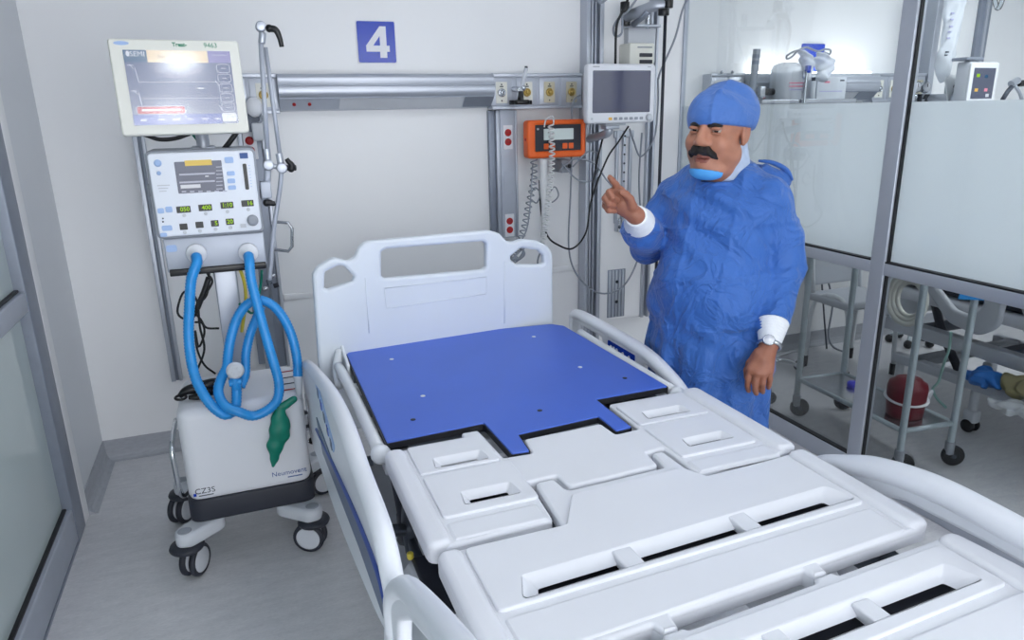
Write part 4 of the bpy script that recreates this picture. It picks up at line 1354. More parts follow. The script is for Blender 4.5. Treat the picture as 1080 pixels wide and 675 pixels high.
def vent_cables():
    m = MB()
    def z(px, py, Y): return ay(180 + px / 4.22, 290 + py / 4.22, Y)
    m.tube([z(165, -10, 2.80), z(170, 40, 2.79), z(120, 120, 2.78), z(110, 180, 2.79), z(60, 195, 2.79), z(30, 160, 2.79), z(60, 75, 2.79), z(115, 110, 2.78), z(130, 230, 2.78), z(150, 330, 2.78), z(120, 420, 2.79), z(95, 490, 2.78)], .0042, 'black', 7, 6)
    m.tube([z(172, -10, 2.81), z(160, 90, 2.80), z(105, 150, 2.80), z(135, 200, 2.80), z(160, 235, 2.80), z(215, 238, 2.81)], .0042, 'black', 7, 6)
    m.tube([z(108, 210, 2.80), z(140, 215, 2.79), z(150, 260, 2.79), z(125, 320, 2.79), z(110, 250, 2.80), z(118, 330, 2.80), z(150, 400, 2.80), z(200, 440, 2.80)], .004, 'black', 7, 6)
    m.tube([z(160, -10, 2.82), z(185, 30, 2.81), z(150, 95, 2.81), z(110, 170, 2.81), z(75, 250, 2.81), z(70, 350, 2.80), z(90, 440, 2.78), z(150, 478, 2.76)], .0042, 'black', 7, 6)
    m.tube([z(170, 10, 2.79), z(150, 70, 2.785), z(118, 150, 2.785)], .010, 'black', 8, 5)
    tag(m.build('cable_bundle'), 'tangled black cables hanging behind the left blue hose', 'cable')
    m = MB()
    m.tube([z(40, 540, 2.66), z(70, 515, 2.66), z(130, 500, 2.665), z(200, 480, 2.67), z(235, 490, 2.67)], [.010, .016, .022, .018, .012], 'blackgl', 10, 5)
    m.tube([z(80, 545, 2.64), z(130, 540, 2.64), z(170, 520, 2.65), z(230, 515, 2.66)], [.008, .014, .016, .010], 'blackgl', 10, 5)
    c = z(45, 545, 2.65); m.tube([c + Vector((.018 * math.cos(a), .012 * math.sin(a), .004 * math.sin(a))) for a in np.linspace(0, 2 * PI, 9)[:-1]], .005, 'blackgl', 8, 3, True)
    tag(m.build('cable_clamp'), 'black clamp with cords lying on top of the white cart', 'clamp')
    m = MB(); m.tube([ay(253, 283, 2.76), ay(258, 300, 2.77), ay(259, 320, 2.78), ay(255, 350, 2.80)], .006, 'yellow', 8, 5)
    tag(m.build('yellow_tube'), 'short yellow tube between the two blue hose ports', 'tube')
    m = MB(); m.tube([ay(202, 140, 2.80), ay(212, 152, 2.81), ay(222, 160, 2.83)], .005, 'green', 8, 4); tag(m.build('green_tube'), 'short piece of thin green gas tube under the tilted ventilator screen', 'tube'); m = MB(); m.tube([ay(276, 285, 2.80), ay(275, 300, 2.81), ay(268, 330, 2.82), ay(252, 320, 2.82)], .005, 'green', 8, 4)
    tag(m.build('green_tube'), 'thin green gas tube curving beside the right blue hose port', 'tube')
    m = MB(); m.tube([ay(152, 142, 2.78), ay(168, 147, 2.77), ay(185, 146, 2.77), ay(200, 141, 2.77)], .007, 'black', 8, 5); tag(m.build('monitor_cable'), 'black cable sagging under the left half of the tilted ventilator screen', 'cable'); m = MB(); m.tube([ay(234, 160, 2.79), ay(242, 150, 2.78), ay(250, 139, 2.78)], .009, 'black', 8, 5)
    tag(m.build('monitor_cable'), 'short thick black cable under the right corner of the tilted ventilator screen', 'cable')


vent_cables()
# ------------------------------------------------------------------ equipment on the back wall
WY = BACK_Y


def sign():
    a, b_ = ay(376, 22, WY - .01), ay(418, 66, WY - .01)
    t = thing('bed_number_sign', 'blue square sign with a white 4 on the wall', 'sign', ((a.x + b_.x) / 2, WY, b_.z))
    m = MB(); cx, cz = (a.x + b_.x) / 2, (a.z + b_.z) / 2
    m.plate(rect(cx - .098, cz - .098, cx + .098, cz + .098, .01), 'white', 0, .004, bevel=.001, X=FRONT(0, WY, 0))
    m.plate(rect(cx - .092, cz - .094, cx + .092, cz + .094, .008), 'signblue', .004, .007, bevel=.001, X=FRONT(0, WY, 0)); m.build('plate', t)
    m = MB()
    four = [(.022, .070), (-.048, -.018), (-.048, -.046), (.018, -.046), (.018, -.074), (.052, -.074), (.052, -.046), (.066, -.046), (.066, -.018), (.052, -.018), (.052, .070)]
    hole = [(.020, .026), (.020, -.018), (-.014, -.018)]
    m.plate([(cx + p[0] - .004, cz + p[1] + .002) for p in four], 'white', .007, .0085, [[(cx + p[0] - .004, cz + p[1] + .002) for p in hole]], X=FRONT(0, WY, 0))
    m.build('number', t)


sign()


def gas_plate(mb, x, z, w, h, body, ring, Y):
    mb.plate(rect(x - w / 2, z - h / 2, x + w / 2, z + h / 2, .003), body, 0, .004, bevel=.001, X=FRONT(0, Y, 0))
    X = FRONT(x, Y, z)
    mb.rev([(.021, .003), (.021, .010), (.017, .013), (.013, .013), (.013, .007), (.009, .007), (.009, .018), (.004, .02)], ring, X, 22)
    for zz in (h * .38, -h * .38):
        mb.rev([(.004, .003), (.004, .006)], 'dark', FRONT(x, Y, z + zz), 8)
    mb.box((x - .010, Y - .0046, z + h * .26), (x + .010, Y, z + h * .31), 'dark')


def bedhead_unit(x0, xa, xb, x1, label, group, lit=False):
    """Aluminium bed-head rail: lamp housing between two boxes of gas outlets."""
    t = thing('bed_head_rail', label, 'medical rail', ((x0 + x1) / 2, WY, 1.6), group)
    # lamp housing, a rounded aluminium channel
    prof = [(0, 1.80), (.105, 1.80), (.118, 1.79), (.122, 1.775), (.118, 1.76), (.128, 1.75), (.132, 1.72), (.122, 1.695), (.118, 1.692), (.060, 1.640), (.0, 1.634)]
    X = Matrix(((0, 0, 1, 0), (-1, 0, 0, WY), (0, 1, 0, 0), (0, 0, 0, 1)))
    m = MB(); m.plate(prof, 'alu', xa, xb, X=X)
    for i in range(len(m.s)): m.s[i] = True
    lamp = m.build('lamp_housing', t)
    m = MB(); m.box((xa + .002, WY - .134, 1.744), (xb - .002, WY - .118, 1.75), 'alu_matte', .002)
    m.box((xa, WY - .124, 1.690), (xb, WY - .116, 1.694), 'alu_dk'); m.build('edge_strip', lamp)
    m = MB()
    def under(u0, u1, xx0, xx1, mt, d=.002):
        n = Vector((0, -.052, -.058)).normalized() * d
        # sloping underside between (.118,1.692) and (.060,1.640)
        A = [Vector((xx, WY - (.118 - .058 * u), 1.692 - .052 * u)) for xx in (xx0, xx1) for u in (u0, u1)]
        n = Vector((0, -.667, .0)) * 0 + Vector((0, -.052, -.058)).normalized() * -d if False else Vector((0, -.667, -.745)) * d
        V = A + [a + n for a in A]
        m.add(V, [(0, 1, 3, 2), (4, 6, 7, 5), (0, 4, 5, 1), (2, 3, 7, 6), (0, 2, 6, 4), (1, 5, 7, 3)], mt, False)
    under(.06, .95, xa + .002, xa + .27, 'alu_matte')
    under(.06, .95, xa + .275, xb - .16, 'grey_lt')
    under(.06, .95, xb - .155, xb - .002, 'alu_dk')
    m.build('under_panel', lamp)
    for dx in (.065, .135):
        m = MB(); p = Vector((xa + dx, WY - .092, 1.667)); m.cyl(p, p + Vector((0, -.667, -.745)) * .007, .008, 'red', n=14); m.build('switch', lamp)
    if lit:
        m = MB(); m.box((xa + .05, WY - .095, 1.801), (xb - .05, WY - .02, 1.812), 'lamp_wall', .003); m.build('lamp_diffuser', t)
    for bx0, bx1, n, first in ((x0, xa, 2, 0), (xb, x1, 4, 1)):
        m = MB(); m.box((bx0, WY - .075, 1.628), (bx1, WY, 1.80), 'alu_matte', .003)
        m.box((bx0, WY - .082, 1.785), (bx1, WY - .07, 1.803), 'alu', .002); m.box((bx0, WY - .082, 1.625), (bx1, WY - .07, 1.640), 'alu', .002)
        box = m.build('outlet_box', t)
        w = (bx1 - bx0) / n
        for i in range(n):
            if not first and i == 0 and n == 2: pass
            cx = bx0 + w * (i + .5) + (-.012 if first and i == 0 else 0)
            p = MB(); p.box((cx - w * .44, WY - .079, 1.645), (cx + w * .44, WY - .074, 1.782), 'alu', .002)
            gas_plate(p, cx, 1.708, .062, .105, 'cream' if (i < 2) else 'tan_plate', 'steel' if i == 0 and first else 'brass', WY - .079)
            p.build('gas_outlet', box)
    return t


bedhead_unit(-.03, .235, 1.285, 1.80, 'aluminium bed-head rail with gas outlets under the number 4 sign', 'bed-head rails on the back wall')


def outlet_strip(xl, xr, z0, z1, label, outlets, blank):
    t = thing('outlet_strip', label, 'socket strip', ((xl + xr) / 2, WY, z0), 'vertical socket strips')
    m = MB()
    w = xr - xl
    m.box((xl, WY - .03, z0), (xl + .035, WY, z1), 'alu_dk', .004); m.box((xl + .035, WY - .05, z0), (xl + .055, WY, z1), 'alu', .003)
    m.box((xl + .055, WY - .055, z0 + .002), (xr - .012, WY, z1), 'alu_matte', .003); m.box((xr - .012, WY - .06, z0), (xr, WY, z1), 'alu', .003)
    m.build('duct', t)
    cx = (xl + .055 + xr - .012) / 2
    for z in outlets:
        p = MB(); p.plate(rect(cx - .026, z - .062, cx + .026, z + .062, .004), 'white', 0, .005, bevel=.001, X=FRONT(0, WY - .055, 0))
        for s in (-.024, .024):
            p.rev([(.0185, .004), (.0185, .008), (.016, .009), (.004, .009)], 'red', FRONT(cx, WY - .055, z + s), 20)
            for d in (-.006, .006): p.box((cx + d - .001, WY - .0655, z + s - .004), (cx + d + .001, WY - .063, z + s + .005), 'blackgl')
        p.build('red_socket', t)
    for z in blank:
        p = MB(); p.plate(rect(cx - .026, z - .062, cx + .026, z + .062, .003), 'alu_matte', 0, .003, bevel=.001, X=FRONT(0, WY - .055, 0)); p.build('blank_plate', t)


outlet_strip(1.28, 1.43, .945, 1.622, 'vertical aluminium socket strip with red sockets left of the orange pump', (1.483, 1.015), (1.245,))


def left_panel():
    t = thing('service_panel', 'white wall panel with aluminium uprights and red sockets behind the ventilator', 'wall panel', (-.12, WY, .37))
    m = MB(); m.box((-.36, WY - .02, .385), (.06, WY, 1.625), 'wall', .003); m.build('board', t)
    for a, b_, name in ((-.405, -.355, 'upright'), (.035, .155, 'upright')):
        m = MB()
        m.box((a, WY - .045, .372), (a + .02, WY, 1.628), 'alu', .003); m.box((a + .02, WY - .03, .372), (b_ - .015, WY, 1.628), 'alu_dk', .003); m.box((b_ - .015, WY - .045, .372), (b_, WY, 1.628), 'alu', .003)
        m.build(name, t)
    m = MB(); m.plate(rect(.058, 1.42, .118, 1.545, .004), 'white', 0, .005, bevel=.001, X=FRONT(0, WY - .03, 0))
    for z in (1.505, 1.46): m.rev([(.0195, .004), (.0195, .009), (.004, .0095)], 'red', FRONT(.086, WY - .03, z), 20)
    m.build('red_socket', t)
    m = MB(); m.plate(rect(.005, .40, .10, .70, .004), 'alu_dk', 0, .016, bevel=.002, X=FRONT(0, WY - .02, 0))
    for z in (.58, .545, .51, .475): m.box((.03 + (.008 if z < .56 else 0), WY - .038, z), (.055, WY - .034, z + .008), 'white')
    m.build('slotted_plate', t)
    m = MB(); p = [ay(290, 234, 3.62), ay(304, 235, 3.60), ay(308, 241, 3.60), ay(308, 260, 3.60), ay(304, 265, 3.60), ay(288, 263, 3.62)]
    m.tube([p[0] + Vector((0, .06, 0))] + p + [p[-1] + Vector((0, .06, 0))], .008, 'steel', 8, 0); m.build('pull_handle', t)
    m = MB(); q = ay(268, 113, 3.60); m.sphere(q, .045, 'white', 18, (.8, .5, 1)); m.tube([q, q + Vector((.03, 0, -.05)), q + Vector((0, 0, -.08))], .006, 'greycord', 8, 4)
    m.box(q + Vector((-.02, -.01, -.15)), q + Vector((.03, .05, -.07)), 'grey_lt', .008)
    tag(m.build('gas_regulator'), 'round white gas regulator beside the top of the ventilator screen', 'regulator')
    m = MB(); q = ay(284, 298, 3.60)
    for i, (dx, dz) in enumerate(((0, 0), (.02, .03), (.03, -.02), (-.02, -.03))):
        m.cyl(q + Vector((dx - .012, 0, dz)), q + Vector((dx + .012, 0, dz + .006)), .012, ('clear', 'steel', 'dark', 'steel')[i], n=12, bevel=.002)
    m.tube([q + Vector((0, .02, .1)), q, q + Vector((.0, .06, -.1))], .006, 'greycord', 8, 4)
    m.build('gas_connector', t)


left_panel()


def column():
    t = thing('equipment_column', 'tall ribbed aluminium column with a white board on the back wall', 'column', (2.0, WY, .39))
    x0, x1 = 1.823, 1.925
    m = MB()
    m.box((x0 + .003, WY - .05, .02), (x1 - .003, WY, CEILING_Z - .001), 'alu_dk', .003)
    for a, b_, d in ((x0, x0 + .022, .085), (x0 + .034, x0 + .046, .07), (x0 + .056, x0 + .066, .07), (x1 - .024, x1, .085)):
        m.box((a, WY - d, .02), (b_, WY, CEILING_Z), 'alu', .004)
    m.build('upright', t)
    m = MB(); m.box((x1, WY - .06, .40), (2.215, WY, CEILING_Z), 'wall', .004); m.build('board', t)
    m = MB(); m.box((2.21, WY - .085, .395), (2.225, WY, CEILING_Z), 'alu', .003); m.box((2.225, WY - .05, .395), (2.247, WY, CEILING_Z), 'alu_dk'); m.box((2.247, WY - .085, .395), (2.262, WY, CEILING_Z), 'alu', .003); m.build('upright', t)
    # vertical slotted tracks on the board
    m = MB(); xa, xb = ay(650, 150, WY - .06).x, ay(664, 150, WY - .06).x
    for xx in (xa, (xa + xb) / 2, xb):
        m.box((xx - .008, WY - .08, .98), (xx + .008, WY - .058, 1.50), 'alu', .003)
    for i in range(10): m.cyl(((xa + xb) / 2, WY - .083, 1.02 + i * .05), ((xa + xb) / 2, WY - .078, 1.02 + i * .05), .006, 'dark', n=10)
    m.box((xa - .02, WY - .075, 1.46), (xb + .02, WY - .058, 1.50), 'alu', .004); m.build('slotted_track', t)
    m = MB(); q = ay(655, 238, WY - .06)
    m.box((q.x - .045, WY - .09, q.z - .03), (q.x + .045, WY - .058, q.z + .04), 'alu', .004)
    for i in range(4):
        m.cyl((q.x - .036 + i * .024, WY - .10, q.z - .03), (q.x - .036 + i * .024, WY - .10, q.z + .05), .006, 'steel', n=10)
        m.sphere((q.x - .036 + i * .024, WY - .105, q.z + .0), .009, 'darkmetal', 10)
    m.build('hook_rack', t)
    m = MB(); a, b_ = ay(641, 285, WY - .06), ay(658, 333, WY - .06)
    m.box((a.x, WY - .064, b_.z), (b_.x, WY - .058, a.z), 'alu_dk', .002)
    for i in range(5): m.box((a.x + .006 + i * .022, WY - .070, b_.z + .004), (a.x + .018 + i * .022, WY - .062, a.z - .004), 'alu', .002)
    for zz in (.33, .75): m.sphere(((a.x + b_.x) / 2, WY - .07, b_.z + (a.z - b_.z) * zz), .010, 'dark', 10)
    m.build('ribbed_plate', t)


column()


def ceiling_arm():
    t = thing('equipment_arm', 'grey hinged support arm with black clamps above the patient monitor', 'support arm', (2.05, 3.6, 1.9))
    m = MB()
    a, b_, c = ay(660, 18, 3.55), ay(690, 6, 3.40), ay(706, 4, 3.36)
    m.tube([a, b_, c], .022, 'alu', 10, 0, flat=((0, 0, 1), 1.3)); m.tube([ay(668, 26, 3.55), ay(684, 12, 3.42)], .016, 'alu_dk', 10, 0)
    m.build('boom', t)
    for px, py, Y in ((659, 8, 3.54), (705, 3, 3.36), (660, 22, 3.56)):
        q = ay(px, py, Y); m = MB(); m.cyl(q + Vector((0, 0, -.025)), q + Vector((0, 0, .028)), .024, 'blackgl', n=18, bevel=.004); m.build('clamp', t)
    m = MB(); q = ay(700, 13, 3.36); m.cyl(q + Vector((0, 0, -.016)), q + Vector((0, 0, .016)), .028, 'blackgl', n=18, bevel=.004)
    m.build('clamp', t)
    m = MB(); p = ay(702, 12, 3.36); m.tube([p, (p.x + .004, p.y, .75)], .0085, 'dark', 10, 0); m.build('hanging_rod', t)
    m = MB(); m.box((ay(663, 30, 3.6).x, 3.60, ay(663, 66, 3.6).z), (ay(692, 30, 3.6).x, WY - .06, ay(663, 29, 3.6).z), 'grey_lt', .004)
    m.box((ay(661, 28, 3.6).x, 3.55, ay(661, 29, 3.6).z), (ay(692, 28, 3.6).x, WY - .05, ay(661, 26, 3.6).z), 'alu', .003)
    m.cyl(ay(683, 30, 3.6), ay(683, 12, 3.6), .014, 'steel', n=12); m.build('bracket', t)
    m = MB(); a, b_ = ay(665, 45, 3.53), ay(690, 75, 3.53)
    t2 = thing('power_module', 'small cream module with two dark slots above the patient monitor', 'module', ((a.x + b_.x) / 2, 3.6, b_.z))
    m.box((a.x, 3.535, b_.z - .05), (b_.x, WY - .05, a.z), 'cream', .006); m.build('casing', t2)
    m = MB(); c_, d = ay(675, 56, 3.53), ay(688, 60, 3.53)
    m.box((c_.x, 3.528, d.z), (d.x, 3.537, c_.z), 'dark', .002); c_, d = ay(675, 63, 3.53), ay(688, 67, 3.53); m.box((c_.x, 3.528, d.z), (d.x, 3.537, c_.z), 'dark', .002)
    c_, d = ay(673, 49, 3.53), ay(688, 50.5, 3.53); m.box((c_.x, 3.531, d.z), (d.x, 3.537, c_.z), 'grey'); m.build('display_slot', t2)


ceiling_arm()


def patient_monitor():
    Y = 3.33
    a, b_ = ay(620, 67, Y), ay(690, 129, Y)
    x0, x1, z0, z1 = a.x, b_.x, b_.z, a.z
    t = thing('patient_monitor', 'white patient monitor with a blank grey screen beside the man', 'monitor', ((x0 + x1) / 2, Y + .05, z0 - .03))
    m = MB(); m.plate(rect(x0, z0, x1, z1, .022, 6), 'white', 0, .05, bevel=.012, seg=4, X=FRONT(0, Y + .05, 0))
    m.plate(rect(x0 + .03, z0 + .03, x1 - .03, z1 - .03, .02), 'grey_lt', 0, .10, bevel=.02, X=FRONT(0, Y + .13, 0)); c = m.build('casing', t)
    m = MB(); m.plate(rect(x0 + .028, z0 + .052, x1 - .030, z1 - .032, .006), 'screen_off', 0, .002, X=FRONT(0, Y + .0012, 0)); m.build('screen', t)
    for i in range(7):
        k = MB(); cx = x0 + .13 + i * .030
        k.plate(rect(cx - .010, z0 + .016, cx + .010, z0 + .030, .004), 'lcd_amber' if i == 0 else 'grey', 0, .003, bevel=.001, X=FRONT(0, Y + .001, 0)); k.build('key', c)
    k = MB(); k.rev([(.018, 0), (.018, .012), (.012, .016), (.003, .016)], 'grey_lt', FRONT(x1 - .035, Y + .001, z0 + .026), 22); k.build('knob', c)
    k = MB(); k.box((x0 + .028, Y - .0006, z1 - .016), (x0 + .065, Y + .002, z1 - .012), 'grey'); k.box((x1 - .05, Y - .0006, z1 - .016), (x1 - .03, Y + .002, z1 - .013), 'grey')
    k.box((x0 + .02, Y - .0006, z0 + .018), (x0 + .032, Y + .002, z0 + .030), 'grey_lt', .002); k.build('logo', c)
    m = MB(); cx = (x0 + x1) / 2
    m.box((cx - .07, Y + .04, z0 - .012), (cx + .05, Y + .12, z0 + .004), 'grey_lt', .004); m.tube([(cx - .03, Y + .09, z0 - .01), (cx - .03, Y + .09, z0 - .05), (cx - .03, WY - .05, z0 - .09)], .022, 'alu', 12, 4)
    m.box((cx - .06, Y + .05, z0 - .03), (cx + .02, Y + .11, z0 - .01), 'alu', .004); m.build('mount', t)


MT['lcd_amber'] = mat('amber_key', rgb(226, 178, 80), 0.4, vary=0)
patient_monitor()


def orange_pump():
    Y = 3.53
    a, b_ = ay(556.5, 127, Y), ay(618, 165, Y)
    x0, x1, z0, z1 = a.x, b_.x, b_.z, a.z
    t = thing('infusion_controller', 'bright orange rubber-cased device with a grey display on the wall', 'device', ((x0 + x1) / 2, WY, z0))
    m = MB(); m.plate(rect(x0, z0, x1, z1, .022, 5), 'orange', 0, .07, [rect(x0 + .045, z0 + .035, x1 - .025, z1 - .025, .006)], .012, 4, X=FRONT(0, Y + .07, 0))
    m.box((x0 + .04, Y + .02, z0 + .03), (x1 - .02, Y + .065, z1 - .02), 'orange'); o = m.build('casing', t)
    m = MB(); m.plate(rect(x0 + .045, z0 + .035, x1 - .025, z1 - .025, .006), 'dark', 0, .008, X=FRONT(0, Y + .021, 0)); m.build('front_panel', t)
    m = MB(); m.plate(rect(x0 + .095, z0 + .092, x1 - .07, z1 - .045, .003), 'lcd_grey', 0, .003, X=FRONT(0, Y + .0125, 0)); m.build('display', t)
    for i in range(5):
        if i == 2: continue
        k = MB(); cx = x0 + .108 + i * .036; k.plate(rect(cx - .014, z0 + .045, cx + .014, z0 + .074, .004), 'orange', 0, .005, bevel=.0015, X=FRONT(0, Y + .0125, 0)); k.build('key', t)
    k = MB(); k.rev([(.006, 0), (.006, .002)], 'grey_lt', FRONT(x0 + .062, Y + .013, z1 - .045), 10)
    k.rev([(.008, 0), (.008, .003), (.003, .004)], 'red', Matrix.Translation((x0, Y + .03, (z0 + z1) / 2)) @ Matrix.Rotation(-PI / 2, 4, 'Y'), 12); k.build('indicator', t)
    m = MB(); m.box(((x0 + x1) / 2 - .05, Y + .06, z0 + .04), ((x0 + x1) / 2 + .05, WY, z0 + .13), 'grey_lt', .006); m.build('wall_bracket', t)
    # bracket with junction below, right
    m = MB(); q = ay(596, 175, 3.60); m.box((q.x - .03, 3.58, q.z - .035), (q.x + .035, WY, q.z + .035), 'grey', .004)
    for d in (-.014, .014): m.rev([(.010, 0), (.010, .01), (.004, .011)], 'dark', FRONT(q.x + d, 3.58, q.z), 12)
    tag(m.build('junction_box'), 'small grey connector box just below the orange device', 'socket box')


orange_pump()


def coil(mb, path, R, r, turns, m, n=7):
    P = smooth_path(path, 30); k = turns * 12
    L = [0]
    for a, b_ in zip(P[:-1], P[1:]): L.append(L[-1] + (b_ - a).length)
    Q = []; j = 0
    for i in range(k + 1):
        s = L[-1] * i / k
        while j < len(L) - 2 and L[j + 1] < s: j += 1
        u = (s - L[j]) / max(1e-9, L[j + 1] - L[j]); p = P[j].lerp(P[j + 1], min(1, u)); d = (P[j + 1] - P[j]).normalized()
        e1 = d.cross(Vector((0, 1, 0.2))).normalized(); e2 = d.cross(e1)
        a = 2 * PI * i / 12
        Q.append(p + e1 * R * math.cos(a) + e2 * R * .8 * math.sin(a))
    mb.tube(Q, r, m, n, 0)


def cords():
    m = MB(); coil(m, [ay(581, 131, 3.50), ay(582, 150, 3.49), ay(582, 172, 3.49), ay(580, 200, 3.48), ay(576, 230, 3.47), ay(572, 262, 3.45)], .014, .0042, 26, 'whitecord')
    m.tube([ay(572, 262, 3.45), ay(567, 275, 3.44), ay(569, 290, 3.43), ay(568, 318, 3.42)], .0045, 'greycord', 7, 4)
    m.tube([ay(574, 134, 3.51), ay(576, 126, 3.52), ay(583, 123, 3.52), ay(584, 130, 3.50)], .004, 'whitecord', 7, 5)
    tag(m.build('coiled_cable'), 'white coiled cord hanging over the front of the orange device', 'cord')
    m = MB(); coil(m, [ay(563, 168, 3.52), ay(563, 190, 3.51), ay(558, 215, 3.50), ay(553, 240, 3.49), ay(547, 258, 3.48), ay(541, 276, 3.47)], .017, .0036, 18, 'greycord')
    tag(m.build('coiled_cable'), 'grey coiled cord hanging at the left of the orange device', 'cord')
    m = MB(); m.tube([ay(573, 168, 3.54), ay(573, 195, 3.53), ay(574, 218, 3.52), ay(572, 250, 3.50)], [.022, .020, .016, .011], 'whitecord', 10, 5)
    tag(m.build('white_hose'), 'smooth white hose hanging under the orange device between the coiled cords', 'hose')
    m = MB(); m.tube([ay(663, 133, 3.44), ay(652, 150, 3.46), ay(640, 168, 3.47), ay(624, 210, 3.5), ay(618, 245, 3.5), ay(604, 262, 3.5), ay(588, 258, 3.5), ay(577, 248, 3.52), ay(571, 225, 3.60), ay(569, 190, 3.62)], .0052, 'black', 8, 8)
    tag(m.build('black_cable'), 'black cable looping from the patient monitor down behind the headboard', 'cable'); m = MB()
    m.tube([ay(640, 131, 3.44), ay(632, 160, 3.5), ay(626, 190, 3.52), ay(624, 212, 3.50)], .005, 'black', 8, 6)
    tag(m.build('black_cable'), 'straight black cable dropping from the left corner of the patient monitor', 'cable')
    m = MB(); m.tube([ay(612, 100, 3.55), ay(604, 110, 3.56), ay(603, 150, 3.57), ay(602, 200, 3.58), ay(600, 262, 3.58), ay(610, 292, 3.56), ay(632, 309, 3.55), ay(656, 303, 3.55), ay(672, 275, 3.55), ay(676, 240, 3.56), ay(674, 190, 3.58), ay(677, 140, 3.58)], .0052, 'greycord', 8, 8)
    tag(m.build('grey_cable'), 'long grey cable sagging in a loop across the white column board', 'cable'); m = MB()
    m.tube([ay(740, -20, 3.5), ay(722, 5, 3.5), ay(712, 40, 3.5), ay(698, 72, 3.5), ay(694, 84, 3.5)], .006, 'greycord', 8, 6)
    m.tube([ay(694, 84, 3.5), ay(694, 110, 3.51), ay(690, 145, 3.52), ay(676, 165, 3.52), ay(668, 148, 3.5), ay(664, 136, 3.46)], .0052, 'greycord', 8, 8)
    tag(m.build('grey_cable'), 'grey cable hanging from above down the right edge of the patient monitor', 'cable')
    m = MB(); m.tube([ay(590, 180, 3.56), ay(605, 168, 3.54), ay(626, 172, 3.53), ay(640, 190, 3.52), ay(654, 205, 3.5), ay(664, 215, 3.5)], .0045, 'greycord', 8, 6)
    m.tube([ay(592, 172, 3.55), ay(610, 190, 3.53), ay(628, 188, 3.53), ay(632, 165, 3.53), ay(620, 160, 3.53), ay(604, 176, 3.54)], .0045, 'greycord', 8, 6)
    m.tube([ay(560, 205, 3.60), ay(564, 198, 3.6), ay(570, 204, 3.6), ay(566, 214, 3.6), ay(560, 210, 3.6)], .004, 'greycord', 8, 5); m.tube([ay(578, 206, 3.6), ay(585, 197, 3.6), ay(589, 206, 3.6), ay(583, 213, 3.6), ay(578, 212, 3.6)], .004, 'greycord', 8, 5)
    tag(m.build('sensor_leads'), 'thin grey sensor leads looping right of the orange device', 'cable')
    m = MB(); m.tube([ay(662, 0, 3.5), ay(655, 15, 3.5), ay(650, 30, 3.5), ay(649, 70, 3.52)], .007, 'black', 8, 5); m.tube([ay(672, -2, 3.5), ay(662, 12, 3.5), ay(652, 20, 3.52), ay(647, 30, 3.52), ay(649, 38, 3.52), ay(656, 34, 3.52), ay(656, 10, 3.52)], .006, 'greycord', 8, 5)
    m.tube([ay(628, 0, 3.58), ay(634, 3, 3.58), ay(640, -1, 3.58)], .006, 'greycord', 8, 4)
    tag(m.build('arm_cables'), 'black and grey cables running up behind the patient monitor', 'cable')
    m = MB(); m.tube([ay(540, 268, 3.3), ay(545, 262, 3.3), ay(552, 264, 3.3), ay(548, 272, 3.3), ay(541, 274, 3.3), ay(547, 266, 3.31), ay(555, 260, 3.31)], .006, 'greycord', 7, 6)
    m.tube([ay(545, 262, 3.3), ay(556, 240, 3.36), ay(560, 205, 3.45), ay(562, 172, 3.55)], .004, 'greycord', 7, 6)
    m.tube([ay(538, 272, 3.32), ay(546, 258, 3.32), ay(553, 268, 3.32), ay(544, 276, 3.32)], .006, 'greycord', 7, 6)
    tag(m.build('tangled_cable'), 'tangle of grey cord seen through the right handle hole of the headboard', 'cord')


cords()


def suction():
    t = thing('suction_regulator', 'black suction regulator with a clear tube plugged into a wall outlet', 'regulator', (1.42, 3.55, 1.63))
    q = ay(549, 108, 3.54)
    m = MB(); m.plate(rect(-.04, -.04, .04, .04, .02), 'blackgl', 0, .022, bevel=.006, X=Matrix.Translation((q.x, q.y, q.z - .010)))
    m.cyl(q + Vector((0, 0, .0)), q + Vector((.003, 0, .055)), .018, 'blackgl', r2=.012, n=16); m.tube([q + Vector((-.06, 0, 0)), q + Vector((.06, 0, 0))], .011, 'blackgl', 10, 0); m.build('base', t)
    p = ay(555, 72, 3.54)
    m = MB(); m.cyl(q + Vector((.003, 0, .05)), p, .010, 'clearmilk', n=14); m.cyl(p + Vector((0, 0, -.01)), p + Vector((0, 0, .01)), .008, 'dark', n=12); m.build('clear_tube', t)
    m = MB(); m.cyl(q + Vector((0, 0, .06)), q + Vector((0, .12, .07)), .014, 'steel', n=14); m.sphere(q + Vector((.015, 0, .07)), .016, 'steel', 12); m.build('plug', t)


suction()
# ------------------------------------------------------------------ the man in the blue gown
PC = np.array([1.56, 2.06])
PF = np.array([-.849, -.529]); PL = np.array([.529, -.849])


def W(fw, lf, z):
    p = PC + fw * PF + lf * PL
    return np.array([p[0], p[1], z])


SKIN = mat('skin', rgb(170, 117, 95), 0.5, vary=0.05, scale=30, sub=0.12, bump=0.08, bscale=90)
SKIN_HAND = mat('hand_skin', rgb(150, 98, 78), 0.5, vary=0.05, scale=40, sub=0.1, bump=0.1, bscale=120)
LIPS = mat('lips', rgb(138, 82, 72), 0.45, vary=0.03)
MT['eyewhite'] = mat('eye_white', rgb(180, 168, 160), 0.25, vary=0.02)
MT['iris'] = mat('dark_iris', rgb(30, 20, 16), 0.15, vary=0)
HAIR = mat('black_hair', rgb(24, 20, 20), 0.6, vary=0.1, scale=80, bump=0.6, bscale=160, stretch=(1, 1, 3))


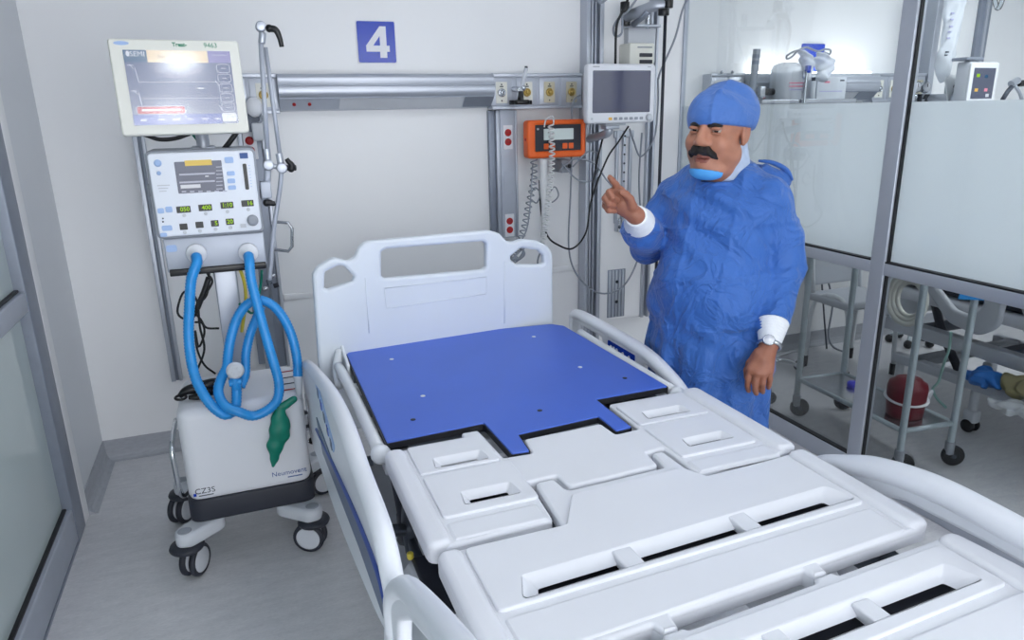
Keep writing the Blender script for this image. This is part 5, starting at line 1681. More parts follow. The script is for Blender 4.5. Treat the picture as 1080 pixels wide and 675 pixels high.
def gown_material(name, col, crease):
    m = bpy.data.materials.new(name); m.use_nodes = True
    nt = m.node_tree; N = nt.nodes; L = nt.links; p = N['Principled BSDF']
    p.inputs['Base Color'].default_value = col; p.inputs['Roughness'].default_value = 0.62
    p.inputs['Sheen Weight'].default_value = 0.15
    tc = N.new('ShaderNodeTexCoord')
    n1 = N.new('ShaderNodeTexNoise'); n1.inputs['Scale'].default_value = 5; n1.inputs['Detail'].default_value = 3; n1.inputs['Distortion'].default_value = 1.2
    n2 = N.new('ShaderNodeTexWave'); n2.wave_type = 'BANDS'; n2.bands_direction = 'DIAGONAL'; n2.inputs['Scale'].default_value = 3.2
    n2.inputs['Distortion'].default_value = 9.0; n2.inputs['Detail'].default_value = 2.5; n2.inputs['Detail Scale'].default_value = 1.6
    n3 = N.new('ShaderNodeTexNoise'); n3.inputs['Scale'].default_value = 22; n3.inputs['Detail'].default_value = 4; n3.inputs['Distortion'].default_value = 0.8
    wp = N.new('ShaderNodeMix'); wp.data_type = 'VECTOR'; wp.inputs[0].default_value = 0.12
    L.new(tc.outputs['Object'], wp.inputs[4]); L.new(n1.outputs['Color'], wp.inputs[5])
    for n in (n1, n3): L.new(tc.outputs['Object'], n.inputs['Vector'])
    L.new(wp.outputs[1], n2.inputs['Vector'])
    sm = N.new('ShaderNodeMapRange'); sm.inputs[1].default_value = 0; sm.inputs[2].default_value = 1.0; L.new(n2.outputs['Fac'], sm.inputs[0])
    a = N.new('ShaderNodeMath'); a.operation = 'MULTIPLY_ADD'; a.inputs[1].default_value = 0.30
    L.new(sm.outputs[0], a.inputs[0]); L.new(n1.outputs['Fac'], a.inputs[2])
    b_ = N.new('ShaderNodeMath'); b_.operation = 'MULTIPLY_ADD'; b_.inputs[1].default_value = 0.22
    L.new(n3.outputs['Fac'], b_.inputs[0]); L.new(a.outputs[0], b_.inputs[2])
    bp = N.new('ShaderNodeBump'); bp.inputs['Strength'].default_value = crease; bp.inputs['Distance'].default_value = 0.03
    n4 = N.new('ShaderNodeTexNoise'); n4.inputs['Scale'].default_value = 7; n4.inputs['Detail'].default_value = 3; n4.inputs['Distortion'].default_value = 2.2
    L.new(tc.outputs['Object'], n4.inputs['Vector'])
    s1 = N.new('ShaderNodeMath'); s1.operation = 'SUBTRACT'; s1.inputs[1].default_value = 0.5; L.new(n4.outputs['Fac'], s1.inputs[0])
    s2 = N.new('ShaderNodeMath'); s2.operation = 'ABSOLUTE'; L.new(s1.outputs[0], s2.inputs[0])
    s3 = N.new('ShaderNodeMath'); s3.operation = 'MINIMUM'; s3.inputs[1].default_value = 0.11; L.new(s2.outputs[0], s3.inputs[0])
    s4 = N.new('ShaderNodeMath'); s4.operation = 'MULTIPLY_ADD'; s4.inputs[1].default_value = -1.6; L.new(s3.outputs[0], s4.inputs[0]); L.new(b_.outputs[0], s4.inputs[2])
    L.new(s4.outputs[0], bp.inputs['Height']); L.new(bp.outputs['Normal'], p.inputs['Normal'])
    return m


GOWN = gown_material('blue_gown_fabric', rgb(46, 98, 176), 0.65)
CAPM = gown_material('blue_cap_fabric', rgb(62, 106, 178), 0.3)
MASKM = mat('sky_blue_mask', rgb(78, 158, 226), 0.6, vary=0.03, bump=0.15, bscale=60)
COLLAR = mat('pale_grey_collar', rgb(172, 186, 208), 0.75, vary=0.05, scale=40, bump=0.2, bscale=120)

# head frame
HF = np.array([-.895, -.445, -.03]); HF /= np.linalg.norm(HF)
HL = np.cross([0.03, 0.02, 1.0], HF); HL /= np.linalg.norm(HL)
HU = np.cross(HF, HL)
HU = HU * math.cos(.05) + HL * math.sin(.05); HL = np.cross(HU, HF)
HC = W(.078, 0.004, 1.555)
HS = 1.13


def Hd(x, y, z):
    return HC + HS * (x * HF + y * HL + z * HU)


HR = [HF, HL, HU]
CAMR, CAMU, CAMT = AX[0], -AX[1], -AX[2]


def at_depth(px, py, d):
    return np.array([0, 0, CAM_H]) + ray(px, py) * d


# landmarks
SH_R, SH_L = W(0, -.165, 1.32), W(-.01, .150, 1.32)
EL_R, EL_L = W(.04, -.245, 1.14), W(-.05, .205, 1.07)
WR_R = at_depth(671, 228, 2.30); WR_L = at_depth(812, 361, 2.33)


def hand(F, wrist, palm, knuckles, rows, thumb, radii, pk=.012):
    """palm cones from the wrist to each knuckle, then separate finger chains"""
    for k_, r in zip(knuckles, (.0155, .0160, .0155, .014)):
        F.cone(wrist, k_, .021, r, pk)
    F.cone(wrist, palm, .023, .020, pk)
    for k_, row, r in zip(knuckles, rows, radii):
        pts = [k_] + row
        F.chain(pts, [r * 1.12, r * 1.05, r * .98, r * .86][:len(pts)], .003)
    F.chain(thumb, [.017, .0125, .0115, .0095][:len(thumb)], .006)


def body():
    F = Field((1.0, 1.62, 0.0), (1.98, 2.48, 1.72), .004)
    # torso and legs
    F.ell(W(0, 0, 1.20), (.135, .175, .20), .03, R=[[*PF, 0], [*PL, 0], [0, 0, 1]])
    F.ell(W(.05, 0, 1.02), (.16, .165, .18), .05, R=[[*PF, 0], [*PL, 0], [0, 0, 1]])
    F.ell(W(0, 0, .86), (.13, .165, .14), .05, R=[[*PF, 0], [*PL, 0], [0, 0, 1]])
    for s in (-1, 1):
        F.chain([W(0, s * .09, .84), W(.02, s * .095, .46), W(-.01, s * .10, .085)], [.085, .058, .04], .03)
        F.cone(W(-.05, s * .10, .045), W(.13, s * .12, .03), .036, .028, .02)
    F.chain([W(-.02, -.05, 1.36), SH_R], [.06, .06], .05); F.chain([W(-.02, .05, 1.36), SH_L], [.06, .06], .05)
    F.chain([SH_R, EL_R, WR_R], [.06, .045, .028], .015); F.chain([SH_L, EL_L, WR_L], [.06, .045, .029], .015)
    # neck and head
    F.cone(W(-.005, 0, 1.33), Hd(-.01, 0, -.07), .075, .070, .02)
    e = lambda c, r, k=.012, op='add': F.ell(Hd(*c), [q * HS for q in r], k, op, HR)
    cn = lambda a, b_, ra, rb, k=.008, op='add': F.cone(Hd(*a), Hd(*b_), ra * HS, rb * HS, k, op)
    e((-.012, 0, .024), (.095, .077, .082))
    e((.022, 0, -.035), (.070, .066, .080), .02)
    e((.028, 0, -.074), (.060, .060, .042), .02)
    e((.075, 0, -.098), (.020, .024, .017), .018)
    for s in (-1, 1):
        e((.050, s * .040, -.042), (.036, .030, .034), .016)          # cheeks
        e((.012, s * .052, -.074), (.042, .026, .036), .018)         # jowls
        cn((.072, s * .012, .014), (.062, s * .044, .010), .012, .008, .012)   # brow
        e((.094, s * .0335, -.003), (.018, .019, .011), .010, 'sub')
        e((-.014, s * .078, -.012), (.022, .010, .034), .004)         # ear
        e((-.010, s * .087, -.010), (.011, .005, .020), .004, 'sub')
        e((-.004, s * .079, -.038), (.009, .007, .011), .004)
        cn((.066, s * .018, -.009), (.062, s * .046, -.011), .0070, .0055, .006)   # lower lid pouch
        e((.088, s * .0155, -.040), (.014, .0115, .0105), .006)        # nostril wings
        cn((.092, s * .006, -.078), (.074, s * .026, -.077), .0070, .003, .004)  # lips
    e((.022, 0, -.114), (.062, .060, .034), .02)                      # double chin
    F.cone(Hd(.080, 0, .010), Hd(.100, 0, -.031), .010 * HS, .0150 * HS, .010)
    e((.100, 0, -.034), (.013, .0145, .012), .006)
    cn((.085, 0, -.054), (.086, 0, -.062), .012, .012, .012)
    cn((.086, -.014, -.086), (.086, .014, -.086), .0075, .0075, .005)
    e((.092, 0, -.0805), (.012, .026, .0016), .002, 'sub')
    # right hand, raised, forefinger pointing up
    A = lambda px, py, d: at_depth(px, py, d)
    D = 2.28
    kn = [A(654, 201, D), A(646.5, 202.5, D - .006), A(641, 207.5, D - .004), A(639.5, 214.5, D + .006)]
    rows = [[A(649.5, 194.5, D - .02), A(646, 190.5, D - .03), A(643, 187, D - .036)],
            [A(642.5, 203, D - .038), A(646, 209, D - .054), A(651, 211, D - .034)],
            [A(638, 209.5, D - .034), A(642, 215.5, D - .050), A(648, 217, D - .030)],
            [A(638, 217, D - .020), A(641.5, 222, D - .034), A(648.5, 223, D - .022)]]
    th = [A(667, 218, D - .014), A(664.5, 210, D - .030), A(660, 205, D - .036), A(655, 203, D - .040)]
    hand(F, WR_R, A(656, 214, D - .004), kn, rows, th, (.0102, .0108, .0102, .0092))
    # left hand, hanging, its back to the room
    D = 2.31
    kn = [A(791.5, 390, D + .006), A(798.5, 393, D - .004), A(805.5, 393.5, D - .006), A(812, 391, D - .002)]
    rows = [[A(789, 400, D + .012), A(788.5, 407, D + .026), A(789.5, 412, D + .040)],
            [A(796.5, 404.5, D + .002), A(796.5, 411.5, D + .018), A(797.5, 415, D + .036)],
            [A(804.5, 404.5, D), A(804, 410.5, D + .016), A(804.5, 413.5, D + .034)],
            [A(812, 400.5, D + .002), A(811, 406, D + .016), A(810.5, 409, D + .032)]]
    th = [A(800, 372, D + .012), A(791, 383, D + .030), A(788, 391, D + .046), A(787.5, 398, D + .056)]
    hand(F, WR_L, A(804, 378, D), kn, rows, th, (.0098, .0102, .0098, .0088))
    V, Q = F.mesh(); V = relax(V, Q, 1, .4)
    c = V[Q].mean(1)
    mi = np.zeros(len(Q), int)
    rel = (c - HC) / HS
    hx, hy, hz = rel @ HF, rel @ HL, rel @ HU
    mi[(hx > .070) & (np.abs(hy) < .026 - np.abs(hz + .081) * .6) & (hz > -.092) & (hz < -.071)] = 1
    mi[(np.linalg.norm(c - at_depth(655, 213, 2.26), axis=1) < .13) & (c[:, 2] > 1.1)] = 2
    mi[(np.linalg.norm(c - at_depth(803, 388, 2.31), axis=1) < .16) & (c[:, 2] < .95)] = 2
    return np_object('person', V, Q, [SKIN, LIPS, SKIN_HAND], None, mi)


MAN = body()
tag(MAN, 'man in blue surgical gown and cap pointing with raised finger beside the bed', 'person')


def gown():
    F = Field((1.04, 1.58, .24), (2.02, 2.50, 1.47), .005)
    R3 = [[*PF, 0], [*PL, 0], [0, 0, 1]]
    F.ell(W(0, 0, 1.21), (.165, .205, .215), .03, R=R3)
    F.ell(W(.055, 0, 1.03), (.185, .195, .20), .06, R=R3)
    F.chain([W(-.02, -.04, 1.36), SH_R], [.075, .070], .07); F.chain([W(-.02, .04, 1.36), SH_L], [.075, .074], .07)
    # skirt
    for fw, lf, r0, r1 in ((.05, 0, .175, .17), (.03, .085, .13, .135), (.03, -.085, .13, .135), (-.05, 0, .14, .14), (.10, .03, .11, .12)):
        F.cone(W(fw, lf, .98), W(fw, lf * 1.1, .30), r0, r1, .06)
    # sleeves, loose and gathered at the cuff
    F.chain([SH_R, EL_R, EL_R * .45 + WR_R * .55, EL_R * .24 + WR_R * .76], [.072, .070, .062, .050], .015)
    F.chain([SH_L, SH_L * .5 + EL_L * .5 + np.array([.01, -.01, 0]), EL_L, EL_L * .5 + WR_L * .5, EL_L * .26 + WR_L * .74], [.076, .080, .076, .064, .054], .014)
    # tie and puckered flap behind the left shoulder
    F.cone(W(-.12, .11, 1.405), W(-.15, .15, 1.37), .022, .030, .03)
    x, y, z = F.grid()
    fw = (x - PC[0]) * PF[0] + (y - PC[1]) * PF[1]
    lf = (x - PC[0]) * PL[0] + (y - PC[1]) * PL[1]
    th = np.arctan2(lf, fw)
    sm = lambda a, b_, t: np.clip((t - a) / (b_ - a), 0, 1) ** 2 * (3 - 2 * np.clip((t - a) / (b_ - a), 0, 1))
    low = 1 - sm(.75, 1.05, z)
    d = .010 * low * np.sin(9 * th + 2.2 * np.sin(3 * z + 1.0)) + .006 * low * np.sin(17 * th - 5 * z)
    ar = sm(.10, .20, np.abs(lf))
    d = d + .0045 * (1 - low) * np.sin(26 * z + 9 * fw + 3 * np.sin(9 * lf + 2)) + .0035 * np.sin(34 * (z * .6 + lf) + 3 * np.sin(14 * z))
    d = d + .007 * ar * np.sin(38 * z + 14 * fw + 2.5 * np.sin(20 * lf)) * (.5 + .5 * np.sin(9 * z + 5 * fw))
    # drag lines from the left shoulder across the chest
    u = (z - 1.36) + .55 * (lf - .16)
    d = d + .008 * np.exp(-((lf - .02) / .16) ** 2) * sm(1.05, 1.2, z) * np.sin(60 * u)
    # pressed fold lines of the packing
    for v, s_ in ((lf + .045, .0), (lf - .10, 0)):
        d = d + .0045 * np.exp(-(v / .008) ** 2)
    for zz in (1.235, 1.07, .90, .72):
        d = d + .0045 * np.exp(-((z - zz - .02 * np.sin(6 * lf)) / .008) ** 2)
    F.F = F.F - d.astype(np.float32)
    # open neck and hem
    F.cone(W(.03, 0, 1.40), Hd(.0, 0, -.08) + np.array([0, 0, .03]), .078, .088, .012, 'sub')
    F.cut(W(0, 0, .30), (0, 0, -1))
    V, Q = F.mesh(); V = relax(V, Q, 1, .4)
    g = np_object('surgical_gown', V, Q, [GOWN], MAN); g['label'] = 'creased royal blue surgical gown'
    # front flap panel edge and neck binding
    m = MB(); MT['gown'] = GOWN
    pts = []
    for a in np.linspace(-2.5, 2.5, 17):
        pts.append(W(.028 + .085 * math.cos(a), .088 * math.sin(a), 1.372 + .016 * (1 - math.cos(a))))
    m.tube(pts, .010, 'gown', 8, 3); m.build('neck_binding', g)
    m = MB()
    m.tube([W(-.11, .08, 1.437), W(-.135, .12, 1.430), W(-.15, .165, 1.405), W(-.145, .19, 1.372)], [.004, .008, .009, .004], 'gown', 8, 5)
    m.tube([W(-.13, .07, 1.42), W(-.165, .11, 1.405), W(-.18, .16, 1.36)], [.005, .009, .006], 'gown', 8, 5); m.build('neck_tie', g)


gown()


def wear():
    # cap
    F = Field(HC - .2, HC + np.array([.2, .2, .24]), .004)
    F.ell(Hd(-.018, 0, .026), [.113 * HS, .094 * HS, .090 * HS], .02, R=HR)
    F.ell(Hd(-.050, -.004, .088), [.056 * HS, .060 * HS, .036 * HS], .03, R=HR)
    F.cone(Hd(.048, .018, .078), Hd(.060, .026, .104), .013, .006, .02)
    F.ell(Hd(-.068, .0, .050), [.052 * HS, .080 * HS, .060 * HS], .03, R=HR)
    n = np.array(-1 * HU + .17 * HF + .10 * HL); n /= np.linalg.norm(n)
    x, y, z = F.grid()
    a_ = (x - HC[0]) * HF[0] + (y - HC[1]) * HF[1] + (z - HC[2]) * HF[2]; b_ = (x - HC[0]) * HL[0] + (y - HC[1]) * HL[1] + (z - HC[2]) * HL[2]
    u_ = (x - HC[0]) * HU[0] + (y - HC[1]) * HU[1] + (z - HC[2]) * HU[2]
    F.F = F.F - (.0028 * np.sin(38 * (b_ + .35 * u_) + 3 * np.sin(22 * a_)) * np.clip((u_ - .02) / .1, 0, 1) + .002 * np.sin(60 * a_ - 20 * u_) + .0035 * np.exp(-((b_ - .028 + .1 * u_) / .006) ** 2)).astype(np.float32)
    F.cut(Hd(.10, 0, .0125), n)
    V, Q = F.mesh(); V = relax(V, Q, 1, .4)
    o = np_object('surgical_cap', V, Q, [CAPM], MAN); o['label'] = 'blue surgical cap pulled down to the eyebrows'
    # hair below the cap at the back and temples
    F = Field(HC - .17, HC + .17, .004)
    F.ell(Hd(-.022, 0, .020), [.094 * HS, .079 * HS, .090 * HS], .01, R=HR)
    F.cut(Hd(-.012, 0, 0), HF - .35 * HU)
    F.cut(Hd(0, 0, -.060), -HU)
    V, Q = F.mesh(); np_object('hair', V, Q, [HAIR], MAN)
    # moustache
    F = Field(HC - .15, HC + .17, .003)
    for s in (-1, 1):
        F.chain([Hd(.098, s * .002, -.058), Hd(.095, s * .018, -.060), Hd(.082, s * .033, -.069), Hd(.071, s * .041, -.080)], [.0125, .0135, .0105, .005], .006)
        F.chain([Hd(.100, s * .003, -.052), Hd(.094, s * .018, -.053)], [.008, .008], .008)
    x, y, z = F.grid()
    F.F = F.F - (.0012 * np.sin(240 * ((x - HC[0]) * HL[0] + (y - HC[1]) * HL[1]) + 60 * z)).astype(np.float32)
    V, Q = F.mesh(); o = np_object('moustache', V, Q, [HAIR], MAN); o['label'] = 'thick black drooping moustache'
    MT['hair'] = HAIR
    for s in (-1, 1):
        m = MB(); m.tube([Hd(.087, s * .013, .009), Hd(.086, s * .031, .012), Hd(.072, s * .049, .009)], [.005, .0068, .0035], 'hair', 8, 4); m.build('eyebrow', MAN)
        m = MB(); c = Hd(.0735, s * .0335, -.003); m.sphere(c, .0125 * HS, 'eyewhite', 18)
        gaze = np.array([0, 0, CAM_H]) - c; gaze /= np.linalg.norm(gaze); g = gaze * .6 + HF * .4; g /= np.linalg.norm(g)
        m.sphere(c + g * .0068 * HS, .0078 * HS, 'iris', 12); m.build('eye', MAN)
        m = MB(); MT['skin'] = SKIN
        arc = [Hd(.0745 + .0125 * math.cos(a), s * .0335 + .0152 * math.sin(a), .0004 + .002 * math.cos(a * 1.2)) for a in np.linspace(-1.15, 1.15, 7)]
        m.tube(arc, [.003, .0048, .0054, .0056, .0054, .0048, .003], 'skin', 8, 3)
        arc = [Hd(.0735 + .0125 * math.cos(a), s * .0335 + .0150 * math.sin(a), -.0108) for a in np.linspace(-1.1, 1.1, 7)]
        m.tube(arc, [.002, .003, .0035, .0035, .0035, .003, .002], 'skin', 8, 3); m.build('eyelid', MAN)
    # mask pulled down under the chin
    F = Field(HC - np.array([.17, .17, .24]), HC + np.array([.17, .17, .02]), .004)
    F.ell(Hd(.036, 0, -.108), [.060 * HS, .056 * HS, .034 * HS], .01, R=HR)
    F.ell(Hd(.052, .0, -.126), [.040 * HS, .044 * HS, .018 * HS], .02, R=HR)
    F.cut(Hd(.080, 0, -.113), HU - .22 * HF)
    F.cut(Hd(-.005, 0, 0), -HF)
    V, Q = F.mesh(); V = relax(V, Q, 1, .4); o = np_object('face_mask', V, Q, [MASKM], MAN); o['label'] = 'light blue face mask pulled down under the chin'
    # collar of the layer below the gown
    F = Field(W(0, 0, 1.25) - .22, W(0, 0, 1.43) + .22, .004)
    F.cone(W(-.01, .01, 1.34), Hd(-.026, .004, -.055), .092, .079, .01)
    F.cut(Hd(-.0, 0, -.045), HU * .75 + HF * .66)
    F.cut(W(0, 0, 1.31), (0, 0, -1))
    V, Q = F.mesh(); np_object('inner_collar', V, Q, [COLLAR], MAN)
    # cuffs, ribbed
    for wr, el, tw in ((WR_R, EL_R, .15), (WR_L, EL_L, .15)):
        wr, el = Vector(wr), Vector(el); d = (el - wr).normalized()
        m = MB(); P = [wr + d * (-.004 + .0034 * i) for i in range(24)]
        m.tube(P, [(.0350 + .0007 * i) * (1.03 if i % 3 == 1 else 1) for i in range(24)], 'gown_wt', 22, 0); o = m.build('cuff', MAN); o['label'] = 'white knitted cuff'
    # wristwatch on the left wrist
    wr, el = Vector(WR_L), Vector(EL_L); d = (el - wr).normalized(); c = wr - d * .012
    tow = Vector((0, 0, CAM_H)) - c; tow = (tow - d * tow.dot(d)).normalized(); sid = d.cross(tow)
    w = MB()
    ring = [c + (tow * math.cos(a) * .031 + sid * math.sin(a) * .034) for a in np.linspace(0, 2 * PI, 25)[:-1]]
    w.tube(ring, .0075, 'steel', 8, 0, True); wo = w.build('wristwatch', MAN)
    X = frame(c + tow * .032 + sid * -.004, sid, d)
    m = MB(); m.rev([(.0175, -.002), (.0195, .001), (.0195, .006), (.018, .008), (.0165, .008)], 'steel', X, 24); m.rev([(.0165, .0072), (.0165, .0084)], 'white', X, 24)
    m.build('dial', wo)
    # trousers and shoes under the hem
    m = MB(); MT['capm'] = CAPM
    for s in (-1, 1):
        m.tube([Vector(W(.01, s * .095, .60)), Vector(W(.012, s * .097, .35)), Vector(W(.0, s * .10, .09))], [.09, .080, .072], 'capm', 14, 4)
    m.build('trousers', MAN)
    for s in (-1, 1):
        m = MB(); m.tube([Vector(W(-.085, s * .10, .045)), Vector(W(-.03, s * .10, .055)), Vector(W(.06, s * .11, .048)), Vector(W(.15, s * .122, .034)), Vector(W(.17, s * .124, .03))], [.036, .046, .046, .036, .020], 'black', 14, 4)
        for i, v in enumerate(m.v): m.v[i] = (v[0], v[1], max(0.001, v[2]))
        m.build('shoe', MAN)


wear()
# ------------------------------------------------------------------ the next bay, behind the glass
bedhead_unit(2.62, 2.86, 3.86, 4.30, 'aluminium bed-head rail with lit lamp behind the glass partition', 'bed-head rails on the back wall', lit=True)


def rail_things():
    Y = 3.50
    zs = 1.634
    # shelf / tray under the bottle
    m = MB(); a, b_ = ay(795, 104, 3.46), ay(893, 107, 3.46); m.box((a.x, 3.39, 1.626), (b_.x, 3.576, 1.640), 'steel', .003)
    m.box((a.x, 3.385, 1.630), (b_.x, 3.397, 1.650), 'steel', .002)
    tag(m.build('steel_tray'), 'steel tray clamped to the far rail under the clear bottle and carton', 'tray')
    m = MB(); t, b2 = ay(798, 52, 3.5), ay(792, 103, 3.5); m.cyl((b2.x, 3.5, 1.60), (t.x + .002, 3.5, t.z), .021, 'alu_dk', n=18)
    p = m.build('clamp_post'); tag(p, 'short thick steel post standing behind the blue cap', 'post')
    k = MB(); q = ay(806, 97, 3.48); k.cyl(q + Vector((-.02, 0, 0)), q + Vector((.075, 0, 0)), .019, 'blackgl', n=16, bevel=.004); k.box(q + Vector((-.05, -.03, -.03)), q + Vector((-.015, .04, .03)), 'steel', .004)
    k.build('black_knob', p)
    for px in (761, 772):
        m = MB(); q = ay(px, 80, 3.62); m.cyl((q.x, q.y, 1.80), (q.x, q.y, q.z + .02), .006, 'steel', n=8); m.sphere((q.x, q.y, q.z + .02), .010, 'steel', 8)
        tag(m.build('flow_stem'), 'thin steel stem on the far rail, %s of two behind the cap' % ('left' if px == 761 else 'right'), 'stem', 'steel stems on the far rail')
    # clear bottle with a printed scale
    a, b_ = ay(820, 66, Y - .04), ay(843, 105, Y - .04); cx = (a.x + b_.x) / 2; r = (b_.x - a.x) / 2
    t = thing('suction_bottle', 'clear plastic bottle with printed scale on the far steel tray', 'bottle', (cx, 3.48, 1.641))
    zt = a.z
    m = MB(); m.rev([(r * .9, 1.641), (r, 1.65), (r, zt - .04), (r * .85, zt - .012), (r * .5, zt)], 'clearmilk', Matrix.Translation((cx, 3.48, 0)), 24); m.build('vessel', t)
    m = MB(); m.rev([(r * .93, 1.65), (r * .93, 1.65 + (zt - 1.65) * .55)], 'liquid', Matrix.Translation((cx, 3.48, 0)), 24); m.build('contents', t)
    m = MB()
    for i in range(3): m.box((cx - r * .6, 3.48 - r * 1.01, 1.735 - i * .018), (cx + r * .5, 3.48 - r * .97, 1.742 - i * .018), 'pinkish' if i < 2 else 'lilac')
    m.build('printed_scale', t)
    # white box with writing
    a, b_ = ay(863, 81, 3.47), ay(891, 105, 3.47)
    t = thing('supply_box', 'small white carton with faint print on the far rail', 'box', ((a.x + b_.x) / 2, 3.50, 1.641))
    m = MB(); m.box((a.x, 3.47, 1.641), (b_.x, 3.565, a.z), 'clearmilk', .004); m.build('carton', t)
    m = MB(); m.box((a.x + .05, 3.468, 1.74), (a.x + .09, 3.471, 1.75), 'pinkish'); m.box((a.x + .02, 3.468, 1.69), (b_.x - .03, 3.471, 1.696), 'lilac'); m.box((b_.x - .05, 3.468, 1.75), (b_.x - .02, 3.471, 1.757), 'textdark'); m.build('print', t)
    # blue sign of the next bed, half hidden
    a, b_ = ay(846, 46, WY - .004), ay(869, 58, WY - .004)
    m = MB(); m.plate(rect(a.x, b_.z - .10, b_.x, a.z, .006), 'signblue', 0, .006, bevel=.001, X=FRONT(0, WY, 0))
    tag(m.build('bed_number_sign'), 'blue wall sign of the next bay, half hidden by clear bags', 'sign')
    # clear masks / bags hanging in front
    F = Field((3.00, 3.30, 1.66), (3.62, 3.52, 2.02), .006)
    q = lambda px, py, Yq=3.41: np.array(ay(px, py, Yq))
    for px, py, rr in ((848, 58, .030), (852, 68, .045), (866, 64, .05), (872, 70, .052), (868, 78, .042), (850, 78, .03)):
        F.ell(q(px, py), (rr, .03, rr * 1.05), .02)
    x, y, z = F.grid(); F.F = F.F - (.006 * np.sin(55 * x + 30 * z + 4 * np.sin(40 * z)) + .004 * np.sin(90 * z - 60 * x)).astype(np.float32)
    V, Q = F.mesh(); o = np_object('clear_bag', V, Q, [MT['clearmilk']]); tag(o, 'crumpled clear plastic bags hanging in front of the far blue sign', 'bag')
    m = MB()
    m.tube([ay(842, 53, 3.5), ay(836, 55, 3.5), ay(830, 59, 3.5), ay(830, 62, 3.5), ay(835, 60, 3.5), ay(841, 54, 3.5), ay(850, 50, 3.5), ay(862, 54, 3.5), ay(870, 52, 3.5), ay(876, 53, 3.5), ay(875, 57, 3.5), ay(869, 55, 3.5)], .006, 'greycord', 7, 5)
    tag(m.build('strap_loop'), 'grey elastic strap with two loops beside the far blue sign', 'strap')
    m = MB(); a, b_ = ay(851, 75, 3.37), ay(848, 108, 3.37); m.cyl((b_.x, 3.37, 1.626), a, .009, 'steel', n=10); m.box(a + Vector((-.006, -.01, -.01)), a + Vector((.022, .012, .03)), 'signblue', .004)
    tag(m.build('tube_holder'), 'slim steel rod with a blue clip between the far bottle and carton', 'rod')
    m = MB(); a = ay(858, 85, 3.43); m.cyl((a.x, 3.43, 1.641), (a.x, 3.43, 1.75), .016, 'clearmilk', n=14, bevel=.003); m.cyl((a.x, 3.43, 1.75), (a.x, 3.43, 1.77), .012, 'textdark', n=12)
    tag(m.build('vial'), 'small clear vial left of the far white carton', 'vial')


MT['liquid'] = mat('pale_liquid', rgb(206, 210, 226), 0.2, vary=0.02, trans=0.3, ior=1.1)
MT['pinkish'] = mat('pink_print', rgb(214, 130, 150), 0.6, vary=0); MT['lilac'] = mat('lilac_print', rgb(170, 170, 205), 0.6, vary=0)
rail_things()


def next_column():
    t = thing('equipment_column', 'wide pale column on the far wall behind the hanging infusion bag', 'column', (4.55, WY, .3))
    m = MB(); m.box((4.36, WY - .06, .3), (4.70, WY, CEILING_Z), 'wall', .003); m.build('board', t)
    m = MB(); m.box((4.31, WY - .085, .3), (4.36, WY, CEILING_Z), 'alu', .004); m.build('upright', t)
    m = MB(); m.box((4.70, WY - .085, .3), (4.80, WY, CEILING_Z), 'alu_dk', .004); m.box((4.74, WY - .10, .3), (4.76, WY, CEILING_Z), 'alu', .003); m.build('upright', t)
    # two gauges beside it
    t = thing('gas_gauges', 'pair of round steel pressure gauges beside the far pale column', 'gauges', (4.26, 3.55, 1.6))
    for px in (966, 976):
        q = ay(px, 92, 3.52); m = MB(); m.rev([(.030, -.03), (.034, -.01), (.034, .01), (.030, .014)], 'steel', FRONT(q.x, q.y, q.z), 20); m.rev([(.028, .013), (.028, .0145)], 'white', FRONT(q.x, q.y, q.z), 20)
        m.box(q + Vector((-.002, -.016, 0)), q + Vector((.002, -.0148, .022)), 'black'); m.build('gauge', t)
    m = MB(); a = ay(960, 102, 3.54); b_ = ay(982, 102, 3.54); m.tube([a, b_], .018, 'steel', 10, 0)
    for px in (962, 970, 978): q = ay(px, 103, 3.52); m.cyl(q + Vector((0, 0, -.04)), q + Vector((0, 0, .02)), .014, 'dark', n=12)
    m.build('manifold', t)


next_column()


def next_monitor():
    Y = 3.18
    a, b_ = ay(1021, 65, Y), ay(1050, 106, Y)
    x0, x1, z0, z1 = a.x, b_.x, 1.60, a.z
    t = thing('infusion_pump', 'white boxed monitor with dark coloured display in the next bay', 'monitor', ((x0 + x1) / 2, Y, z0))
    X = Matrix.Translation(((x0 + x1) / 2, Y, 0)) @ Matrix.Rotation(.12, 4, 'Z') @ Matrix.Rotation(PI / 2, 4, 'X')
    w = (x1 - x0) / 2
    m = MB(); m.plate(rect(-w, z0, w, z1, .016), 'grey_lt', -.08, 0, bevel=.008, X=X); m.plate(rect(-w, z0 + .006, w - .005, z1 - .006, .012), 'white', 0, .008, bevel=.003, X=X); m.build('casing', t)
    m = MB(); sx, s0, s1 = w * .76, z0 + .035, z1 - .035
    m.plate(rect(-sx, s0, sx, s1, .003), 'screen_dk', .008, .0095, X=X)
    for u, v, c in ((-.6, .75, 'led'), (.15, .72, 'lcd_teal'), (-.6, .28, 'lcd_amber'), (.3, .28, 'pinkish'), (.5, .1, 'grey_lt')):
        cx, cz = u * sx, s0 + v * (s1 - s0); m.plate(rect(cx - .014, cz - .008, cx + .018, cz + .010, .002), c, .0095, .0102, X=X)
    m.build('display', t)
    m = MB(); m.box((x0 - .04, Y - .02, z1 + .006), (x0 + .10, Y + .08, z1 + .024), 'alu_dk', .006)
    m.tube([(x0 + .03, Y + .03, z1 - .01), (x0 + .03, Y + .03, z1 + .01)], .014, 'alu', 8, 0); m.build('top_handle', t)
    m = MB(); m.tube([((x0 + x1) / 2, Y + .06, z0 + .04), ((x0 + x1) / 2, WY - .06, z0 + .04)], .03, 'alu', 10, 0); m.build('mount', t)


next_monitor()


